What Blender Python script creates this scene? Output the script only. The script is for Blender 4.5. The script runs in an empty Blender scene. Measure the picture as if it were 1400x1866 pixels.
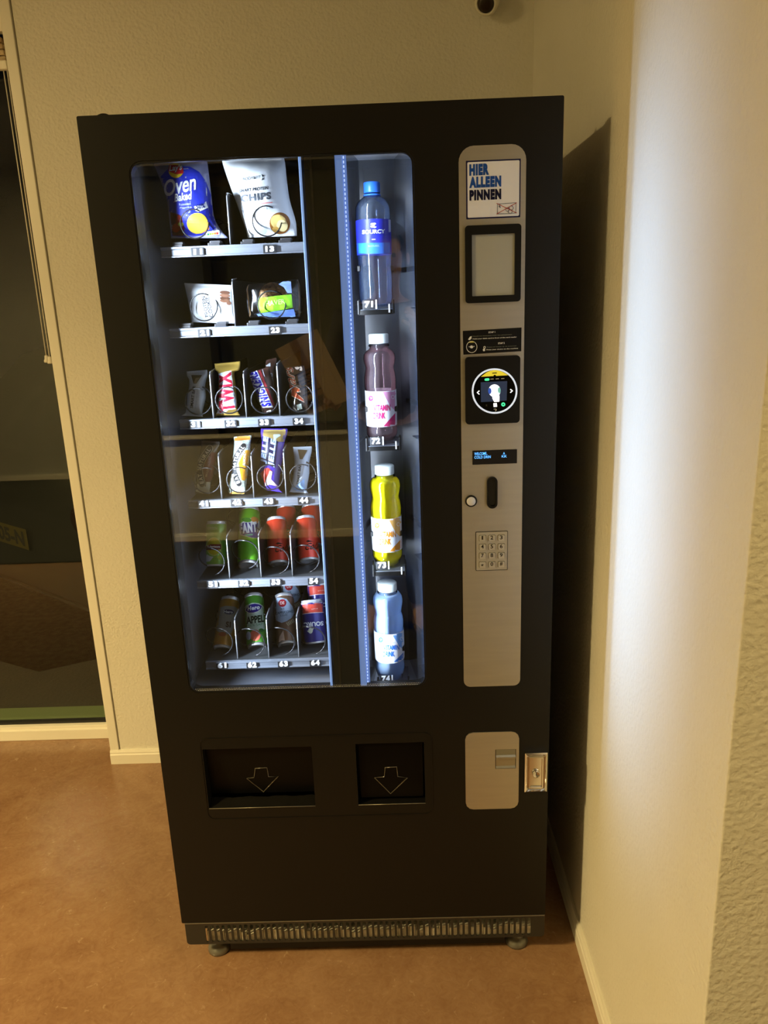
import bpy, bmesh, math, random
from mathutils import Vector, Matrix, noise
from mathutils.bvhtree import BVHTree
from mathutils.geometry import tessellate_polygon

random.seed(7)
scene = bpy.context.scene
COL = scene.collection

# ---------------------------------------------------------------- camera
CAM = Vector((0.5343444, -1.46353747, 1.50758696))
CR = Vector((0.99929, 0.00844, -0.03689)).normalized()      # camera right
CF = Vector((-0.0180, 0.9632, -0.2682)).normalized()        # camera forward
CR = (CR - CF * CR.dot(CF)).normalized()
CU = CR.cross(CF)                                            # camera up
FPX = 1402.0
cd = bpy.data.cameras.new('camera')
cam = bpy.data.objects.new('camera', cd)
COL.objects.link(cam)
cd.sensor_fit = 'VERTICAL'; cd.sensor_height = 24.0; cd.lens = FPX * 24.0 / 1866.0
cd.clip_start = 0.02; cd.clip_end = 200
mw = Matrix.Identity(4)
for i in range(3):
    mw[i][0] = CR[i]; mw[i][1] = CU[i]; mw[i][2] = -CF[i]; mw[i][3] = CAM[i]
cam.matrix_world = mw
scene.camera = cam

# ---------------------------------------------------------------- world / exposure
w = bpy.data.worlds.new('night'); scene.world = w
w.use_nodes = True
w.node_tree.nodes['Background'].inputs[0].default_value = (0.05, 0.055, 0.075, 1)
w.node_tree.nodes['Background'].inputs[1].default_value = 0.02
vs = scene.view_settings
vs.view_transform = 'Standard'; vs.look = 'None'; vs.gamma = 1.0; vs.use_curve_mapping = False
vs.exposure = 0.0
scene.cycles.max_bounces = 10; scene.cycles.transparent_max_bounces = 16
scene.cycles.glossy_bounces = 5; scene.cycles.transmission_bounces = 6; scene.cycles.diffuse_bounces = 5
scene.cycles.sample_clamp_indirect = 20.0
scene.cycles.use_denoising = True
scene.cycles.caustics_reflective = True

WARM = (1.0, 0.735, 0.30)
COLD = (0.72, 0.84, 1.0)
LAMP_POS = (-2.08, -1.53, 2.612)
LAMP_W = 104.0
def area_light(name, loc, direction, sx, sy, power, color, spread=180, shape='RECTANGLE', xaxis=None):
    ld = bpy.data.lights.new(name, 'AREA')
    ld.shape = shape; ld.size = sx; ld.size_y = sy; ld.energy = power; ld.color = color
    ld.spread = math.radians(spread)
    o = bpy.data.objects.new(name, ld); COL.objects.link(o)
    z = -Vector(direction).normalized()
    xa = Vector(xaxis or (0, 0, 1)); xa = (xa - z * xa.dot(z)).normalized()
    ya = z.cross(xa)
    m = Matrix.Identity(4)
    for i in range(3):
        m[i][0] = xa[i]; m[i][1] = ya[i]; m[i][2] = z[i]; m[i][3] = loc[i]
    o.matrix_world = m
    return o
area_light('ceiling_lamp_light', (LAMP_POS[0], LAMP_POS[1], LAMP_POS[2]-0.012), (0, 0, -1), 0.34, 0.34, 82.0, WARM, 140, 'DISK', (1, 0, 0))
# LED strips inside the machine (their chips and housings are built further down)
area_light('led_strip_light', (0.0805, 0.052, 1.235), (1.0, 0.34, 0), 1.00, 0.006, 10.5, COLD, 104)
area_light('led_strip_light', (0.4600, 0.034, 1.235), (1.0, -0.48, 0), 1.00, 0.006, 1.65, (0.31, 0.56, 1.0), 74)
area_light('led_strip_light', (0.4670, 0.0225, 1.235), (0.8, 1.0, 0), 1.00, 0.006, 1.9, COLD, 140)

# ---------------------------------------------------------------- pixel helpers (1400 x 1866 photograph)
def ray(u, v):
    return (CF * FPX + CR * (u - 700.0) - CU * (v - 933.0)).normalized()
def on_plane(u, v, p, n):
    d = ray(u, v); n = Vector(n)
    return CAM + d * ((Vector(p) - CAM).dot(n) / d.dot(n))
def py(u, v, y):            # point on the vertical plane at depth y
    return on_plane(u, v, (0, y, 0), (0, 1, 0))
def px(u, v, x):
    return on_plane(u, v, (x, 0, 0), (1, 0, 0))
def pz(u, v, z):
    return on_plane(u, v, (0, 0, z), (0, 0, 1))
def mpp(p):                 # metres per photo pixel at a point
    return (Vector(p) - CAM).dot(CF) / FPX

# ---------------------------------------------------------------- materials
def lin(c):
    if isinstance(c, str):
        c = [int(c[i:i + 2], 16) / 255 for i in (1, 3, 5)]
        c = [x / 12.92 if x <= 0.04045 else ((x + 0.055) / 1.055) ** 2.4 for x in c]
    return (c[0], c[1], c[2], 1.0)
_mats = {}
def M(name, color, rough=0.5, metal=0.0, spec=0.5, emit=0.0, trans=0.0, coat=0.0, bump=None, vary=None, ior=None, alpha=1.0):
    if name in _mats: return _mats[name]
    m = bpy.data.materials.new(name); m.use_nodes = True
    nt = m.node_tree; b = nt.nodes['Principled BSDF']
    col = lin(color)
    b.inputs['Base Color'].default_value = col
    b.inputs['Roughness'].default_value = rough
    b.inputs['Metallic'].default_value = metal
    b.inputs['Specular IOR Level'].default_value = spec
    if coat: b.inputs['Coat Weight'].default_value = coat; b.inputs['Coat Roughness'].default_value = 0.08
    if emit: b.inputs['Emission Color'].default_value = col; b.inputs['Emission Strength'].default_value = emit
    if trans: b.inputs['Transmission Weight'].default_value = trans
    if ior: b.inputs['IOR'].default_value = ior
    if alpha < 1: b.inputs['Alpha'].default_value = alpha
    tc = None
    if bump or vary:
        tc = nt.nodes.new('ShaderNodeTexCoord')
    if bump:                # (scale, strength, distance[, detail])
        n = nt.nodes.new('ShaderNodeTexNoise'); n.inputs['Scale'].default_value = bump[0]
        n.inputs['Detail'].default_value = bump[3] if len(bump) > 3 else 4
        nt.links.new(tc.outputs['Object'], n.inputs['Vector'])
        bp = nt.nodes.new('ShaderNodeBump'); bp.inputs['Strength'].default_value = bump[1]; bp.inputs['Distance'].default_value = bump[2]
        nt.links.new(n.outputs['Fac'], bp.inputs['Height']); nt.links.new(bp.outputs['Normal'], b.inputs['Normal'])
    if vary:                # (scale, other colour, low, high[, stretch])
        n = nt.nodes.new('ShaderNodeTexNoise'); n.inputs['Scale'].default_value = vary[0]; n.inputs['Detail'].default_value = 5
        if len(vary) > 4:
            mp = nt.nodes.new('ShaderNodeMapping'); mp.inputs['Scale'].default_value = vary[4]
            nt.links.new(tc.outputs['Object'], mp.inputs['Vector']); nt.links.new(mp.outputs['Vector'], n.inputs['Vector'])
        else:
            nt.links.new(tc.outputs['Object'], n.inputs['Vector'])
        r = nt.nodes.new('ShaderNodeValToRGB')
        r.color_ramp.elements[0].position = vary[2]; r.color_ramp.elements[0].color = lin(vary[1])
        r.color_ramp.elements[1].position = vary[3]; r.color_ramp.elements[1].color = col
        nt.links.new(n.outputs['Fac'], r.inputs['Fac']); nt.links.new(r.outputs['Color'], b.inputs['Base Color'])
    _mats[name] = m
    return m
def flat(c, rough=0.45, **k):
    return M('print_' + c[1:] + ('' if not k else '_'.join(k)), c, rough, spec=0.25, **k)
def pane_mat(name, tint=(1, 1, 1), ior=1.5, rough=0.0):
    m = bpy.data.materials.new(name); m.use_nodes = True; nt = m.node_tree
    nt.nodes.remove(nt.nodes['Principled BSDF'])
    t = nt.nodes.new('ShaderNodeBsdfTransparent'); t.inputs[0].default_value = (*tint, 1)
    g = nt.nodes.new('ShaderNodeBsdfGlossy'); g.inputs['Roughness'].default_value = rough
    f = nt.nodes.new('ShaderNodeFresnel'); f.inputs[0].default_value = ior
    x = nt.nodes.new('ShaderNodeMixShader')
    ge = nt.nodes.new('ShaderNodeNewGeometry')          # same reflectance from either face of the thin pane
    ma = nt.nodes.new('ShaderNodeMapRange'); ma.inputs['To Min'].default_value = ior; ma.inputs['To Max'].default_value = 1.0/ior
    nt.links.new(ge.outputs['Backfacing'], ma.inputs['Value']); nt.links.new(ma.outputs[0], f.inputs[0])
    nt.links.new(f.outputs[0], x.inputs[0]); nt.links.new(t.outputs[0], x.inputs[1]); nt.links.new(g.outputs[0], x.inputs[2])
    nt.links.new(x.outputs[0], nt.nodes['Material Output'].inputs[0])
    _mats[name] = m
    return m
def film_mat(name, tint, amount, rough=0.15):   # crinkled clear wrapper film / PET
    m = bpy.data.materials.new(name); m.use_nodes = True; nt = m.node_tree
    nt.nodes.remove(nt.nodes['Principled BSDF'])
    t = nt.nodes.new('ShaderNodeBsdfTransparent'); t.inputs[0].default_value = (*tint, 1)
    g = nt.nodes.new('ShaderNodeBsdfGlossy'); g.inputs['Roughness'].default_value = rough
    x = nt.nodes.new('ShaderNodeMixShader')
    lw = nt.nodes.new('ShaderNodeLayerWeight'); lw.inputs[0].default_value = amount
    nt.links.new(lw.outputs['Fresnel'], x.inputs[0])
    nt.links.new(t.outputs[0], x.inputs[1]); nt.links.new(g.outputs[0], x.inputs[2])
    nt.links.new(x.outputs[0], nt.nodes['Material Output'].inputs[0])
    _mats[name] = m
    return m

# ---------------------------------------------------------------- object helpers
def thing(name, label, cat, loc, group=None):
    o = bpy.data.objects.new(name, None); COL.objects.link(o)
    o.location = loc; o.empty_display_size = 0.05
    o['label'] = label; o['category'] = cat
    if group: o['group'] = group
    return o
def tag(o, label, cat, group=None):
    o['label'] = label; o['category'] = cat
    if group: o['group'] = group
    return o
def offs(o):
    l = Vector((0, 0, 0))
    while o is not None:
        l += o.location; o = o.parent if o.type == 'EMPTY' or True else None
    return l
def link(name, me, mat, parent=None, smooth=False):
    """mesh in world coordinates; placed so that its origin is the parent's"""
    o = bpy.data.objects.new(name, me); COL.objects.link(o)
    if mat is not None:
        for mm in (mat if isinstance(mat, (list, tuple)) else [mat]): me.materials.append(mm)
    if parent is not None:
        o.parent = parent
        root = parent
        while root.parent: root = root.parent
        me.transform(Matrix.Translation(-root.location))
    if smooth:
        for p in me.polygons: p.use_smooth = True
    return o
def fin(name, bm, mat, parent=None, smooth=False):
    bmesh.ops.recalc_face_normals(bm, faces=bm.faces)
    me = bpy.data.meshes.new(name); bm.to_mesh(me); bm.free()
    return link(name, me, mat, parent, smooth)
def struct(name, bm, mat, parent=None, label=None):
    o = fin(name, bm, mat, parent)
    if parent is None:
        o['kind'] = 'structure'
        if label: o['label'] = label
    return o
def box(bm, a, b, bevel=0.0, seg=2):
    x0, y0, z0 = a; x1, y1, z1 = b
    vs_ = [bm.verts.new(p) for p in ((x0,y0,z0),(x1,y0,z0),(x1,y1,z0),(x0,y1,z0),(x0,y0,z1),(x1,y0,z1),(x1,y1,z1),(x0,y1,z1))]
    fs = [bm.faces.new([vs_[i] for i in f]) for f in ((0,3,2,1),(4,5,6,7),(0,1,5,4),(1,2,6,5),(2,3,7,6),(3,0,4,7))]
    if bevel:
        es = list({e for f in fs for e in f.edges})
        bmesh.ops.bevel(bm, geom=es, offset=bevel, segments=seg, affect='EDGES', profile=0.5)
    return bm
def bx(a, b, bevel=0.0, seg=2):
    return box(bmesh.new(), a, b, bevel, seg)
def frame_of(axis):
    z = Vector(axis).normalized()
    x = z.orthogonal().normalized() if abs(z.z) < 0.999 else Vector((1, 0, 0))
    # keep x as horizontal as possible
    h = Vector((1, 0, 0)); h = h - z * h.dot(z)
    if h.length > 1e-3: x = h.normalized()
    return x, z.cross(x), z
def lathe(bm, base, axis, prof, n=28, cap0=True, cap1=True):
    x, y, z = frame_of(axis); base = Vector(base)
    rings = []
    for r, h in prof:
        if r < 1e-6:
            rings.append([bm.verts.new(base + z * h)]); continue
        rings.append([bm.verts.new(base + z * h + (x * math.cos(2*math.pi*i/n) + y * math.sin(2*math.pi*i/n)) * r) for i in range(n)])
    for a, b in zip(rings, rings[1:]):
        for i in range(n):
            j = (i + 1) % n
            if len(a) == 1 and len(b) == 1: continue
            if len(a) == 1: bm.faces.new((a[0], b[j], b[i]))
            elif len(b) == 1: bm.faces.new((a[i], a[j], b[0]))
            else: bm.faces.new((a[i], a[j], b[j], b[i]))
    if cap0 and len(rings[0]) > 1: bm.faces.new(list(reversed(rings[0])))
    if cap1 and len(rings[-1]) > 1: bm.faces.new(rings[-1])
    return bm
def tube(bm, pts, r, n=8, closed=False):
    pts = [Vector(p) for p in pts]; rings = []
    N = len(pts); prev = None
    for i, p in enumerate(pts):
        if closed: t = pts[(i+1) % N] - pts[i-1]
        else: t = pts[min(i+1, N-1)] - pts[max(i-1, 0)]
        t.normalize()
        if prev is None: x = t.orthogonal().normalized()
        else: x = (prev - t * prev.dot(t)).normalized()
        prev = x; y = t.cross(x)
        rings.append([bm.verts.new(p + (x * math.cos(2*math.pi*k/n) + y * math.sin(2*math.pi*k/n)) * r) for k in range(n)])
    m = N if closed else N - 1
    for i in range(m):
        a, b = rings[i], rings[(i+1) % N]
        for k in range(n):
            bm.faces.new((a[k], a[(k+1) % n], b[(k+1) % n], b[k]))
    if not closed:
        bm.faces.new(list(reversed(rings[0]))); bm.faces.new(rings[-1])
    return bm
def rrect(x0, x1, z0, z1, r, n=6):
    if isinstance(r, (int, float)): r = (r,) * 4
    out = []
    for (cx, cz, a, rr) in ((x1, z1, 0, r[0]), (x0, z1, 90, r[1]), (x0, z0, 180, r[2]), (x1, z0, 270, r[3])):
        sx = -1 if cx == x1 else 1; sz = -1 if cz == z1 else 1
        for i in range(n + 1):
            t = math.radians(a + 90 * i / n)
            out.append((cx + sx * rr + rr * math.cos(t), cz + sz * rr + rr * math.sin(t)))
    return out
def circle2(cx, cz, r, n=28, rz=None):
    rz = rz or r
    return [(cx + r * math.cos(2*math.pi*i/n), cz + rz * math.sin(2*math.pi*i/n)) for i in range(n)]
def plate(bm, loops, y0, y1):
    """2D loops (outer first, then holes) in the x-z plane, extruded from depth y0 (front) to y1"""
    polys = [[Vector((p[0], p[1], 0)) for p in l] for l in loops]
    tris = tessellate_polygon(polys)
    flatp = [p for l in polys for p in l]
    F = [bm.verts.new((p.x, y0, p.y)) for p in flatp]
    B = [bm.verts.new((p.x, y1, p.y)) for p in flatp]
    for t in tris:
        try:
            bm.faces.new([F[i] for i in t]); bm.faces.new([B[i] for i in reversed(t)])
        except ValueError: pass
    k = 0
    for l in polys:
        n = len(l)
        for i in range(n):
            a, b = k + i, k + (i + 1) % n
            bm.faces.new((F[a], F[b], B[b], B[a]))
        k += n
    return bm

# ---------------------------------------------------------------- prints laid on real surfaces
_text = {}
def text_mesh(s, bold=0.0, shear=0.0):
    key = (s, bold, shear)
    if key not in _text:
        cu = bpy.data.curves.new('lettering', 'FONT'); cu.body = s; cu.size = 1.0
        cu.offset = bold; cu.shear = shear; cu.resolution_u = 3
        if bold >= 0.045: cu.space_character = 1.0 + bold * 2.6
        o = bpy.data.objects.new('lettering', cu); COL.objects.link(o)
        me = bpy.data.meshes.new_from_object(o.evaluated_get(bpy.context.evaluated_depsgraph_get()))
        bpy.data.objects.remove(o); bpy.data.curves.remove(cu)
        V = [(v.co.x, v.co.y) for v in me.vertices]
        F = [tuple(p.vertices) for p in me.polygons]
        bpy.data.meshes.remove(me)
        x0 = min(v[0] for v in V); x1 = max(v[0] for v in V); y0 = min(v[1] for v in V); y1 = max(v[1] for v in V)
        V = [((v[0]-x0)/max(x1-x0, 1e-6), (v[1]-y0)/max(y1-y0, 1e-6)) for v in V]
        _text[key] = (V, F, (x1-x0)/max(y1-y0, 1e-6))
    return _text[key]
class Surf:
    """a surface to print on: a flat plane (point, normal) or a mesh"""
    def __init__(self, obj=None, p=None, n=None):
        if obj is not None:
            me = obj.data; root = obj
            while root.parent: root = root.parent
            off = root.location if obj.parent else Vector((0, 0, 0))
            self.bvh = BVHTree.FromPolygons([v.co + off for v in me.vertices], [tuple(q.vertices) for q in me.polygons])
            self.flat = False
        else:
            self.p, self.n, self.flat = Vector(p), Vector(n).normalized(), True
    def hit(self, u, v, lift):
        if self.flat:
            return on_plane(u, v, self.p + self.n * lift, self.n)
        d = ray(u, v)
        h = self.bvh.ray_cast(CAM, d)
        if h[0] is None: return None
        n = h[1]
        if n.dot(d) > 0: n = -n
        return h[0] + (n * 0.35 - d * 0.65) * lift
def lay(surf, V, F, lift, cut=3.0):
    """V: points in photo pixels; returns a bmesh lying on the surface"""
    b = bmesh.new()
    vv = [b.verts.new((v[0], v[1], 0)) for v in V]
    for f in F:
        try: b.faces.new([vv[i] for i in f])
        except ValueError: pass
    if not surf.flat:
        for ax in (0, 1):
            lo = min(v[ax] for v in V); hi = max(v[ax] for v in V)
            k = math.floor(lo / cut) * cut + cut
            while k < hi:
                no = (1, 0, 0) if ax == 0 else (0, 1, 0); co = (k, 0, 0) if ax == 0 else (0, k, 0)
                bmesh.ops.bisect_plane(b, geom=b.verts[:] + b.edges[:] + b.faces[:], plane_co=co, plane_no=no, dist=1e-4)
                k += cut
        bmesh.ops.triangulate(b, faces=b.faces[:])
    bad = []
    for v in b.verts:
        h = surf.hit(v.co.x, v.co.y, lift)
        if h is None: bad.append(v)
        else: v.co = h
    if bad: bmesh.ops.delete(b, geom=bad, context='VERTS')
    for f in b.faces:
        f.normal_update()
        if f.normal.dot(f.calc_center_median() - CAM) > 0: f.normal_flip()
    return b
LIFT = 0.0003
def put(name, b, mat, parent):
    if not b.faces: b.free(); return None
    me = bpy.data.meshes.new(name); b.to_mesh(me); b.free()
    return link(name, me, mat, parent)
def T(surf, parent, s, p0, p1, p2, mat, bold=0.0, layer=2, shear=0.0, name='lettering', cut=3.0):
    V, F, _ = text_mesh(s, bold, shear)
    W = [(p0[0] + a*(p1[0]-p0[0]) + c*(p2[0]-p0[0]), p0[1] + a*(p1[1]-p0[1]) + c*(p2[1]-p0[1])) for a, c in V]
    return put(name, lay(surf, W, F, LIFT * layer, cut), mat, parent)
def Q(surf, parent, pts, mat, layer=1, name='print', cut=3.0, holes=()):
    loops = [pts] + list(holes)
    tris = tessellate_polygon([[Vector((p[0], p[1], 0)) for p in l] for l in loops])
    return put(name, lay(surf, [p for l in loops for p in l], [tuple(t) for t in tris], LIFT * layer, cut), mat, parent)
def E(surf, parent, c, rx, ry, mat, layer=1, rot=0.0, name='print', n=20, cut=3.0, hole=0.0):
    a = math.radians(rot)
    def pt(k, s):
        x, y = rx*s*math.cos(2*math.pi*k/n), ry*s*math.sin(2*math.pi*k/n)
        return (c[0] + x*math.cos(a) - y*math.sin(a), c[1] + x*math.sin(a) + y*math.cos(a))
    return Q(surf, parent, [pt(k, 1) for k in range(n)], mat, layer, name, cut, [[pt(k, hole) for k in range(n)]] if hole else ())
def ribbon(pts, hw):
    """outline of a thick polyline with round ends (pixels)"""
    P = [Vector((p[0], p[1])) for p in pts]; L = []; R = []
    for i, p in enumerate(P):
        t = (P[min(i+1, len(P)-1)] - P[max(i-1, 0)]).normalized(); n = Vector((-t.y, t.x))
        L.append(p + n*hw); R.append(p - n*hw)
    def arc(c, t, s):
        out = []
        for k in range(1, 6):
            a = math.pi * k / 6
            n = Vector((-t.y, t.x)) * s
            out.append(c + n * hw * math.cos(a) + t * hw * math.sin(a))
        return out
    t1 = (P[-1]-P[-2]).normalized(); t0 = (P[0]-P[1]).normalized()
    return [tuple(v) for v in L + arc(P[-1], t1, 1) + R[::-1] + arc(P[0], t0, 1)]
def spline(pts, n=5):
    P = [Vector(p) for p in pts]; out = []
    for i in range(len(P)-1):
        a, b = P[i], P[i+1]; m0 = (P[i+1]-P[max(i-1, 0)])*0.5; m1 = (P[min(i+2, len(P)-1)]-P[i])*0.5
        for k in range(n):
            t = k/n; out.append(a*(2*t**3-3*t*t+1)+m0*(t**3-2*t*t+t)+b*(-2*t**3+3*t*t)+m1*(t**3-t*t))
    out.append(P[-1]); return out
def Tpath(surf, parent, s, pts, h, mat, bold=0.03, layer=3):
    """letters along a path (pixels), tops to the left of the travel direction as seen in the picture"""
    P = spline(pts, 8); d = [0]
    for a, b in zip(P, P[1:]): d.append(d[-1] + (b-a).length)
    tot = d[-1]
    bmj = bmesh.new()
    step = tot / len(s)
    for i, ch in enumerate(s):
        if ch == ' ': continue
        q = (i + 0.5) * step
        k = max(j for j in range(len(d)) if d[j] <= q); k = min(k, len(P)-2)
        t = (P[k+1]-P[k]).normalized(); c = P[k] + t*(q-d[k]); up = Vector((t.y, -t.x))
        V, F, asp = text_mesh(ch, bold)
        wd = min(step*0.86, h*max(asp, 0.25)*1.1)
        W = [tuple(c + t*(a-0.5)*wd + up*(e-0.5)*h) for a, e in V]
        bb = lay(surf, W, F, LIFT*layer, 4.0)
        me = bpy.data.meshes.new('tmp'); bb.to_mesh(me); bb.free(); bmj.from_mesh(me); bpy.data.meshes.remove(me)
    return put('lettering', bmj, mat, parent)

# ================================================================ ROOM
def plaster(name, color, color2):
    m = bpy.data.materials.new(name); m.use_nodes = True; nt = m.node_tree; b = nt.nodes['Principled BSDF']
    b.inputs['Roughness'].default_value = 0.62; b.inputs['Specular IOR Level'].default_value = 0.35
    tc = nt.nodes.new('ShaderNodeTexCoord')
    n1 = nt.nodes.new('ShaderNodeTexNoise'); n1.inputs['Scale'].default_value = 170; n1.inputs['Detail'].default_value = 3; n1.inputs['Roughness'].default_value = 0.55
    n2 = nt.nodes.new('ShaderNodeTexVoronoi'); n2.inputs['Scale'].default_value = 120; n2.feature = 'SMOOTH_F1'
    n3 = nt.nodes.new('ShaderNodeTexNoise'); n3.inputs['Scale'].default_value = 3.0; n3.inputs['Detail'].default_value = 5
    for n in (n1, n2, n3): nt.links.new(tc.outputs['Object'], n.inputs['Vector'])
    ad = nt.nodes.new('ShaderNodeMath'); ad.operation = 'ADD'
    nt.links.new(n1.outputs['Fac'], ad.inputs[0]); nt.links.new(n2.outputs['Distance'], ad.inputs[1])
    bp = nt.nodes.new('ShaderNodeBump'); bp.inputs['Strength'].default_value = 0.55; bp.inputs['Distance'].default_value = 0.0022
    nt.links.new(ad.outputs[0], bp.inputs['Height']); nt.links.new(bp.outputs[0], b.inputs['Normal'])
    r = nt.nodes.new('ShaderNodeValToRGB'); r.color_ramp.elements[0].position = 0.3; r.color_ramp.elements[0].color = lin(color2)
    r.color_ramp.elements[1].position = 0.65; r.color_ramp.elements[1].color = lin(color)
    nt.links.new(n3.outputs['Fac'], r.inputs['Fac']); nt.links.new(r.outputs[0], b.inputs['Base Color'])
    return m
PLASTER = plaster('plaster_offwhite', (0.76, 0.735, 0.66), (0.72, 0.695, 0.61))
TRIMM = M('trim_paint', (0.82, 0.79, 0.70), 0.38, bump=(40, 0.08, 0.002))
def lino():
    m = bpy.data.materials.new('marbled_linoleum'); m.use_nodes = True; nt = m.node_tree; b = nt.nodes['Principled BSDF']
    tc = nt.nodes.new('ShaderNodeTexCoord')
    def noise(s, d, r, dist=0.0):
        n = nt.nodes.new('ShaderNodeTexNoise'); n.inputs['Scale'].default_value = s; n.inputs['Detail'].default_value = d
        n.inputs['Roughness'].default_value = r; n.inputs['Distortion'].default_value = dist
        nt.links.new(tc.outputs['Object'], n.inputs['Vector']); return n
    a = noise(5, 8, 0.62, 1.2); c = noise(38, 6, 0.65, 2.0); fleck = noise(55, 3, 0.5, 1.0); bmpn = noise(150, 4, 0.6, 0.4)
    r = nt.nodes.new('ShaderNodeValToRGB'); cr = r.color_ramp
    cr.elements[0].position = 0.32; cr.elements[0].color = (0.235, 0.122, 0.062, 1)
    cr.elements[1].position = 0.66; cr.elements[1].color = (0.36, 0.215, 0.12, 1)
    mx = nt.nodes.new('ShaderNodeMath'); mx.operation = 'MULTIPLY_ADD'; mx.inputs[1].default_value = 0.55
    sc = nt.nodes.new('ShaderNodeMath'); sc.operation = 'MULTIPLY'; sc.inputs[1].default_value = 0.45
    nt.links.new(a.outputs['Fac'], mx.inputs[0]); nt.links.new(c.outputs['Fac'], sc.inputs[0]); nt.links.new(sc.outputs[0], mx.inputs[2])
    nt.links.new(mx.outputs[0], r.inputs['Fac'])
    fr = nt.nodes.new('ShaderNodeValToRGB'); fr.color_ramp.elements[0].position = 0.66; fr.color_ramp.elements[0].color = (0, 0, 0, 1)
    fr.color_ramp.elements[1].position = 0.74; fr.color_ramp.elements[1].color = (0.55, 0.55, 0.55, 1)
    nt.links.new(fleck.outputs['Fac'], fr.inputs['Fac'])
    mc = nt.nodes.new('ShaderNodeMix'); mc.data_type = 'RGBA'; mc.inputs['B'].default_value = (0.48, 0.33, 0.21, 1)
    nt.links.new(fr.outputs[0], mc.inputs['Factor']); nt.links.new(r.outputs[0], mc.inputs['A'])
    nt.links.new(mc.outputs['Result'], b.inputs['Base Color'])
    b.inputs['Roughness'].default_value = 0.20; b.inputs['Specular IOR Level'].default_value = 0.5
    bp = nt.nodes.new('ShaderNodeBump'); bp.inputs['Strength'].default_value = 0.22; bp.inputs['Distance'].default_value = 0.0015
    nt.links.new(bmpn.outputs['Fac'], bp.inputs['Height']); nt.links.new(bp.outputs[0], b.inputs['Normal'])
    return m
LINO = lino()
CEIL = M('ceiling_grey', (0.42, 0.41, 0.38), 0.8)
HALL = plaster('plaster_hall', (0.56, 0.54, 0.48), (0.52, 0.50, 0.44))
WR = 0.938          # face of the side wall
YB = 0.852          # face of the wall behind the machine
YW = 1.02           # window plane
YO = -3.39          # far side of the hall
ZC = 2.65
XL, XR = -3.6, 2.3
struct('floor', bx((XL, YO-0.15, -0.05), (XR, 1.12, 0)), LINO)
struct('ceiling', bx((XL-0.1, YO-0.2, ZC), (XR+0.1, 1.2, ZC+0.08)), CEIL)
struct('wall_back', bx((-0.4435, YB, 0), (WR+0.02, 1.15, ZC)), PLASTER)
struct('wall_right', bx((WR, -0.617, 0), (XR, 1.15, ZC), 0.002), PLASTER)
struct('wall_end', bx((XR, YO, 0), (XR+0.1, -0.6, ZC)), HALL)
struct('wall_left', bx((XL-0.1, YO, 0), (XL, 1.15, ZC)), HALL)
# hall side opposite the machine: parapet with a dark window band above it
bm = bmesh.new()
box(bm, (XL, YO-0.15, 0), (XR, YO, 0.70)); box(bm, (XL, YO-0.15, 2.30), (XR, YO, ZC))
box(bm, (XL, YO-0.15, 0.70), (-1.55, YO, 2.30)); box(bm, (1.35, YO-0.15, 0.70), (XR, YO, 2.30))
struct('wall_opposite', bm, HALL)
PANE = pane_mat('window_glass', (0.93, 0.96, 0.93), 1.5)
DARKF = M('dark_frame', '#1c1b19', 0.4)
bm = bmesh.new()
for x in (-1.55, -0.60, 0.35, 1.30): box(bm, (x, YO-0.09, 0.70), (x+0.05, YO-0.02, 2.30), 0.003)
box(bm, (-1.55, YO-0.09, 0.70), (1.35, YO-0.02, 0.75)); box(bm, (-1.55, YO-0.09, 2.25), (1.35, YO-0.02, 2.30))
w2 = struct('window_2', bm, DARKF)
for x in (-1.50, -0.55, 0.40):
    fin('pane', bx((x, YO-0.06, 0.75), (x+0.90, YO-0.052, 2.25)), PANE, w2)
fin('window_blind', bx((-1.52, YO-0.12, 0.74), (1.32, YO-0.115, 2.26)), M('blind_olive', (0.16, 0.145, 0.10), 0.8), w2)
fin('window_sill', bx((-1.6, YO-0.02, 0.685), (1.4, YO+0.05, 0.705), 0.004), TRIMM, w2)
def skirting(name, pts, n):
    """stepped skirting profile swept straight from a to b, n = outward direction"""
    a, b = Vector(pts[0]), Vector(pts[1]); n = Vector(n)
    prof = [(0, 0), (0.012, 0), (0.012, 0.034), (0.0095, 0.038), (0.0095, 0.043), (0.006, 0.050), (0, 0.050)]
    bm = bmesh.new()
    A = [bm.verts.new(a + n*o + Vector((0, 0, h))) for o, h in prof]; B = [bm.verts.new(b + n*o + Vector((0, 0, h))) for o, h in prof]
    for i in range(len(prof)):
        j = (i+1) % len(prof); bm.faces.new((A[i], A[j], B[j], B[i]))
    bm.faces.new(A); bm.faces.new(B[::-1])
    return struct(name, bm, TRIMM)
skirting('baseboard_right', ((WR, -0.629, 0), (WR, YB, 0)), (-1, 0, 0))
skirting('baseboard_corner', ((WR-0.012, -0.617, 0), (XR, -0.617, 0)), (0, -1, 0))
skirting('baseboard_back', ((-0.478, YB, 0), (WR-0.012, YB, 0)), (0, -1, 0))
skirting('baseboard_opposite', ((XL, YO, 0), (XR, YO, 0)), (0, 1, 0))
mt = fin('darkening_mat', bx((-3.3, -3.34, 0.0), (1.1, -0.95, 0.008), 0.002), M('mat_charcoal', (0.030, 0.028, 0.026), 0.95, bump=(300, 0.8, 0.004)))  # unseen mat, added to darken the hall floor in reflections
tag(mt, 'wide charcoal mat added on the hall floor to darken its reflection', 'mat')
# window post beside the machine: flat board with a shadow groove against the plaster
struct('trim_1', bx((-0.478, YB-0.004, 0.045), (-0.4475, 1.06, ZC), 0.002), TRIMM)
struct('trim_2', bx((-0.4475, YB+0.008, 0.045), (-0.4435, 0.95, ZC)), M('groove_shade', (0.42, 0.38, 0.28), 0.7))  # groove shade put into a darker colour
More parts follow.
